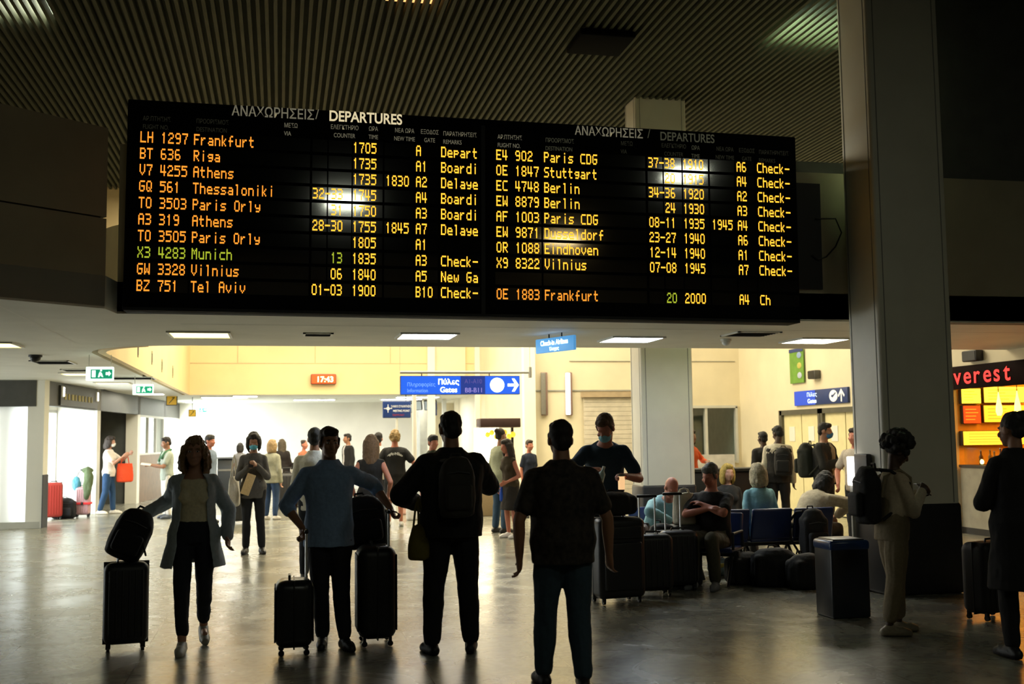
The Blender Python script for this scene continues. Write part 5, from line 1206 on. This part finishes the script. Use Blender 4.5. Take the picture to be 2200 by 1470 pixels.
person('person in pale T-shirt half hidden by the large column', atd(1838, 15.2), -60, 1.68, skin_='red', hair=('short', (.03, .02, .015)), arms={'a': ((.26, .02, 1.14), (.22, -.12, .92)), 'b': ((-.26, -.02, 1.14), (-.22, -.14, .92))}, top=dict(c=(.52, .46, .38), sl='short'), bottom=('trousers', blk))
# ---- waiting seats and seated people
rows = [(1560, 13.2, 188), (1605, 13.1, 188), (1650, 12.9, 188), (1695, 12.8, 188)]
seats = []
base = onz(1556, 1213); sx0 = atd(1540, 12.9)
labs = ['blue waiting seat at the left end of the row, behind the man with crossed arms', 'blue waiting seat under the light haired person in pale blue', 'blue waiting seat at the right end, under the person bent forward in white']
for i in range(3):
    loc = (sx0[0] + i * .515, sx0[1] - i * .02, 0)
    if i == 0: seat0.location = loc; seat0.rotation_euler = (0, 0, R(182)); seat0['label'] = labs[0]; seat0['group'] = 'blue waiting seats'; s_ = seat0
    else: s_ = dup(seat0, loc, (0, 0, R(182)), labs[i])
    seats.append(s_)
sit = lambda sp=.1, kz=.47, ky=-.45: {'a': ((sp, ky, kz), (sp + .02, ky + .04, .085), 6), 'b': ((-sp, ky, kz), (-sp - .02, ky + .04, .085), -6)}
def sitat(i): return (seats[i].location.x, seats[i].location.y + .02)
person('light haired person in pale blue shirt sitting with back to us', sitat(1), 182, 1.68, True, pelvis=(0, 0, .50), legs=sit(), skin_='light', hair=('bob', (.36, .30, .18)), vox=.010, top=dict(c=(.26, .46, .50), sl='long', hem=-.08, add=.025), bottom=('trousers', (.1, .1, .1)), shoe=(.1, .1, .1))
person('person in white shirt sitting bent forward with dark hair', (sitat(2)[0] + .02, sitat(2)[1] - .05), 112, 1.74, pelvis=(0, .05, .50), lean=42, head=(0, 30, 0), legs=sit(), skin_='tan', hair=('bob', (.012, .010, .008)), vox=.010, arms={'a': ((.24, -.42, .78), (.08, -.52, .62)), 'b': ((-.24, -.42, .78), (-.06, -.52, .62))}, top=dict(c=(.52, .46, .34), sl='long', hem=-.06, add=.03), bottom=('trousers', (.06, .055, .045)), shoe=(.05, .05, .05))
backpack('dark backpack hung behind the blue waiting seats', (seats[2].location.x - .12, seats[2].location.y - .52, .46), 0, .34, .24, .58, (.010, .010, .012))
pos = atd(1528, 11.9); seatA = dup(seat0, (pos[0], pos[1], 0), (0, 0, R(-38)), 'blue waiting seat carrying the man with crossed arms'); 
person('grey haired man with crossed arms dozing on a seat in khaki trousers', pos, -38, 1.74, pelvis=(0, -.02, .49), lean=4, head=(-20, 26, 8), legs=sit(.1, .52), skin_='red', hair=('grey', (.12, .11, .09)), vox=.010, arms={'a': ((.29, -.10, .86), (-.04, -.25, .86)), 'b': ((-.29, -.10, .86), (.03, -.28, .82))}, girth=1.1, top=dict(c=(.016, .013, .011), sl='short', hem=-.08), bottom=('trousers', (.12, .11, .075), 1.0, 1.1), shoe=(.25, .25, .26))
pos = atd(1560, 14.6); dup(seat0, (pos[0], pos[1], 0), (0, 0, R(0)), 'blue waiting seat of the blond person behind the man with crossed arms')
person('blond person sitting behind the man with crossed arms', pos, 0, 1.62, True, pelvis=(0, 0, .50), legs=sit(), skin_='light', hair=('bob', (.42, .29, .06)), top=dict(c=(.03, .03, .03), sl='long', hem=-.06), bottom=('trousers', blk))
pos = atd(1408, 12.9); dup(seat0, (pos[0] + .05, pos[1] + .1, 0), (0, 0, R(10)), 'blue waiting seat behind the two pairs of chrome suitcase handles')
person('bald person in pale blue shirt slumped forward behind the suitcase handles', (pos[0], pos[1]), 10, 1.68, pelvis=(0, .05, .50), lean=38, head=(0, 40, 0), legs=sit(), skin_='red', hair=('bald', (.2, .2, .2)), vox=.010, arms={'a': ((.26, -.38, .78), (.1, -.5, .64)), 'b': ((-.3, -.36, .8), (-.12, -.5, .66))}, top=dict(c=(.30, .50, .54), sl='long', hem=-.06, add=.03), bottom=('trousers', (.05, .06, .08)), shoe=blk)
# luggage before the seats
pos = onz(1382, 1252); suitcase('tall grey lilac suitcase standing at the front of the waiting passengers', (pos.x, pos.y + .12), -30, .22, .34, .58, (.17, .155, .18), 0, ribs=True, rough=.5)
pos = onz(1432, 1262); backpack('big black rucksack leaning beside the grey lilac suitcase', (pos.x, pos.y + .1, .33), 10, .42, .30, .66, (.008, .008, .009), straps=False, name='rucksack')
for px, d, lab in ((1392, 11.12, 'black suitcase with the left pair of chrome handles before the seats'), (1447, 11.5, 'black suitcase with the right pair of chrome handles before the seats')):
    p_ = atd(px, d); suitcase(lab, p_, 0, .42, .26, .56, blk, .36)
p_ = atd(1466, 11.9); tote('white rounded bag behind the right chrome suitcase handles', (p_[0], p_[1], .98), 0, .26, .2, .34, (.55, .52, .42), .05, name='sack')
tag(MB().rbox((p_[0], p_[1], .32), (.3, .26, .64), .03, 3).build('carton', cmat((.02, .02, .02), .7, 'card')), 'dark box carrying the white rounded bag among the luggage', 'box')
pos = onz(1548, 1238); t = thing('shopping_bag', 'pale blue and yellow carrier bag lying on the floor by the dozing man', 'bag', (pos.x, pos.y, 0), R(20))
blob(MB().ell((0, 0, .1), (.17, .12, .10)).ell((.15, .0, .06), (.14, .1, .06)), 'bag_body', cmat((.20, .26, .28), .5), t, .012, 2, .012); MB().rbox((-.06, -.10, .13), (.14, .02, .05), .008, 2).build('yellow_band', cmat((.45, .40, .10), .5), t)
for px, d, rz, w_, h_, lab in ((1592, 11.9, 15, .55, .34, 'added black travel bag darkening the floor before the seats, nearest the dozing man'), (1655, 11.7, -8, .62, .40, 'added long black travel bag darkening the floor before the middle seats'), (1722, 11.5, 20, .55, .36, 'added black travel bag darkening the floor before the right end of the seats')):  # bags added to fill the dark, shaded floor before the seats
    p_ = atd(px, d); backpack(lab, (p_[0], p_[1], h_ * .5), rz, w_ * .86, .30, h_, (.009, .009, .010), straps=False, name='travel_bag', cat='bag', pocket=False)
# ---- bin, column lamp
pos = onz(1840, 1332)
t = thing('litter_bin', 'dark square litter bin with a blue bag rim beside the large column', 'bin', (pos.x, pos.y + .22, 0), R(0))
MB().rbox((0, 0, .31), (.36, .32, .62), .02, 3).build('bin_body', mat('bin_dark', (.012, .016, .026), .35, var=.1), t)
MB().rbox((0, 0, .625), (.38, .34, .09), .03, 3).build('bag_rim', mat('bin_bag_blue', (.012, .05, .19), .3, var=.2, bump=.3), t)
MB().rbox((0, 0, .67), (.3, .28, .02), .01, 2).build('lid_opening', black, t)
t = thing('advert_lamp', 'small glowing white upright lamp box fixed to the corner of the large column', 'lamp', (5.855, 10.44, 1.21), 0)
MB().rbox((-.035, -.2, .06), (.06, .26, .24), .015, 3).build('lamp_case', black, t)
MB().rbox((-.045, -.0, .0), (.08, .09, .30), .012, 3).build('lamp_tube', glow('lamp_box_white', (1, .93, .88), 2.2), t)
MB().b2((-.05, .02, -1.19), (-.02, .05, -.14)).build('conduit', gpost, t)
# ---- luggage at the street door
pos = ony(113, 1100, 24.6); t = suitcase('red suitcase standing at the pier beside the bright street door', (pos.x, pos.y), 25, .36, .26, .72, (.30, .025, .018), .0, ribs=True)
pos = ony(137, 1100, 24.9); backpack('black rucksack slumped on the floor between the red and the pink suitcases', (pos.x, pos.y, .22), 0, .52, .34, .44, (.010, .012, .018), straps=False, name='rucksack')
pos = ony(178, 1100, 25.15); suitcase('pink suitcase with red strap under a green coat by the street door', (pos.x, pos.y), 0, .30, .24, .60, (.55, .33, .36), .35)
t = thing('luggage_strap', 'red strap tied around the pink suitcase', 'strap', (pos.x, pos.y, .30)); MB().rbox((0, 0, 0), (.33, .28, .05), .01, 2).build('webbing', cmat((.75, .06, .07), .6), t); MB().rbox((0, -.145, 0), (.05, .02, .06), .006, 2).build('buckle', black, t)
t = thing('coat', 'green coat draped over the handle of the pink suitcase', 'coat', (pos.x + .09, pos.y - .02, 0)); blob(MB().chain([(0, .02, 1.02), (.02, -.04, .85), (.01, -.09, .6), (.0, -.1, .42)], [.07, .10, .09, .05], 12).ell((-.01, .05, 1.0), (.13, .1, .07)), 'cloth', cmat((.13, .17, .09), .9), t, .014, 2, .016, 10)
t = thing('pouch', 'pale blue pouch hanging beside the green coat on the pink suitcase', 'bag', (pos.x - .14, pos.y - .03, .72)); blob(MB().ell((0, 0, 0), (.10, .08, .16)), 'pouch_body', cmat((.15, .42, .55), .7), t, .012, 2, .01); MB().tube([(0, 0, .14), (.06, 0, .26), (.12, 0, .3)], .008).build('cord', black, t)
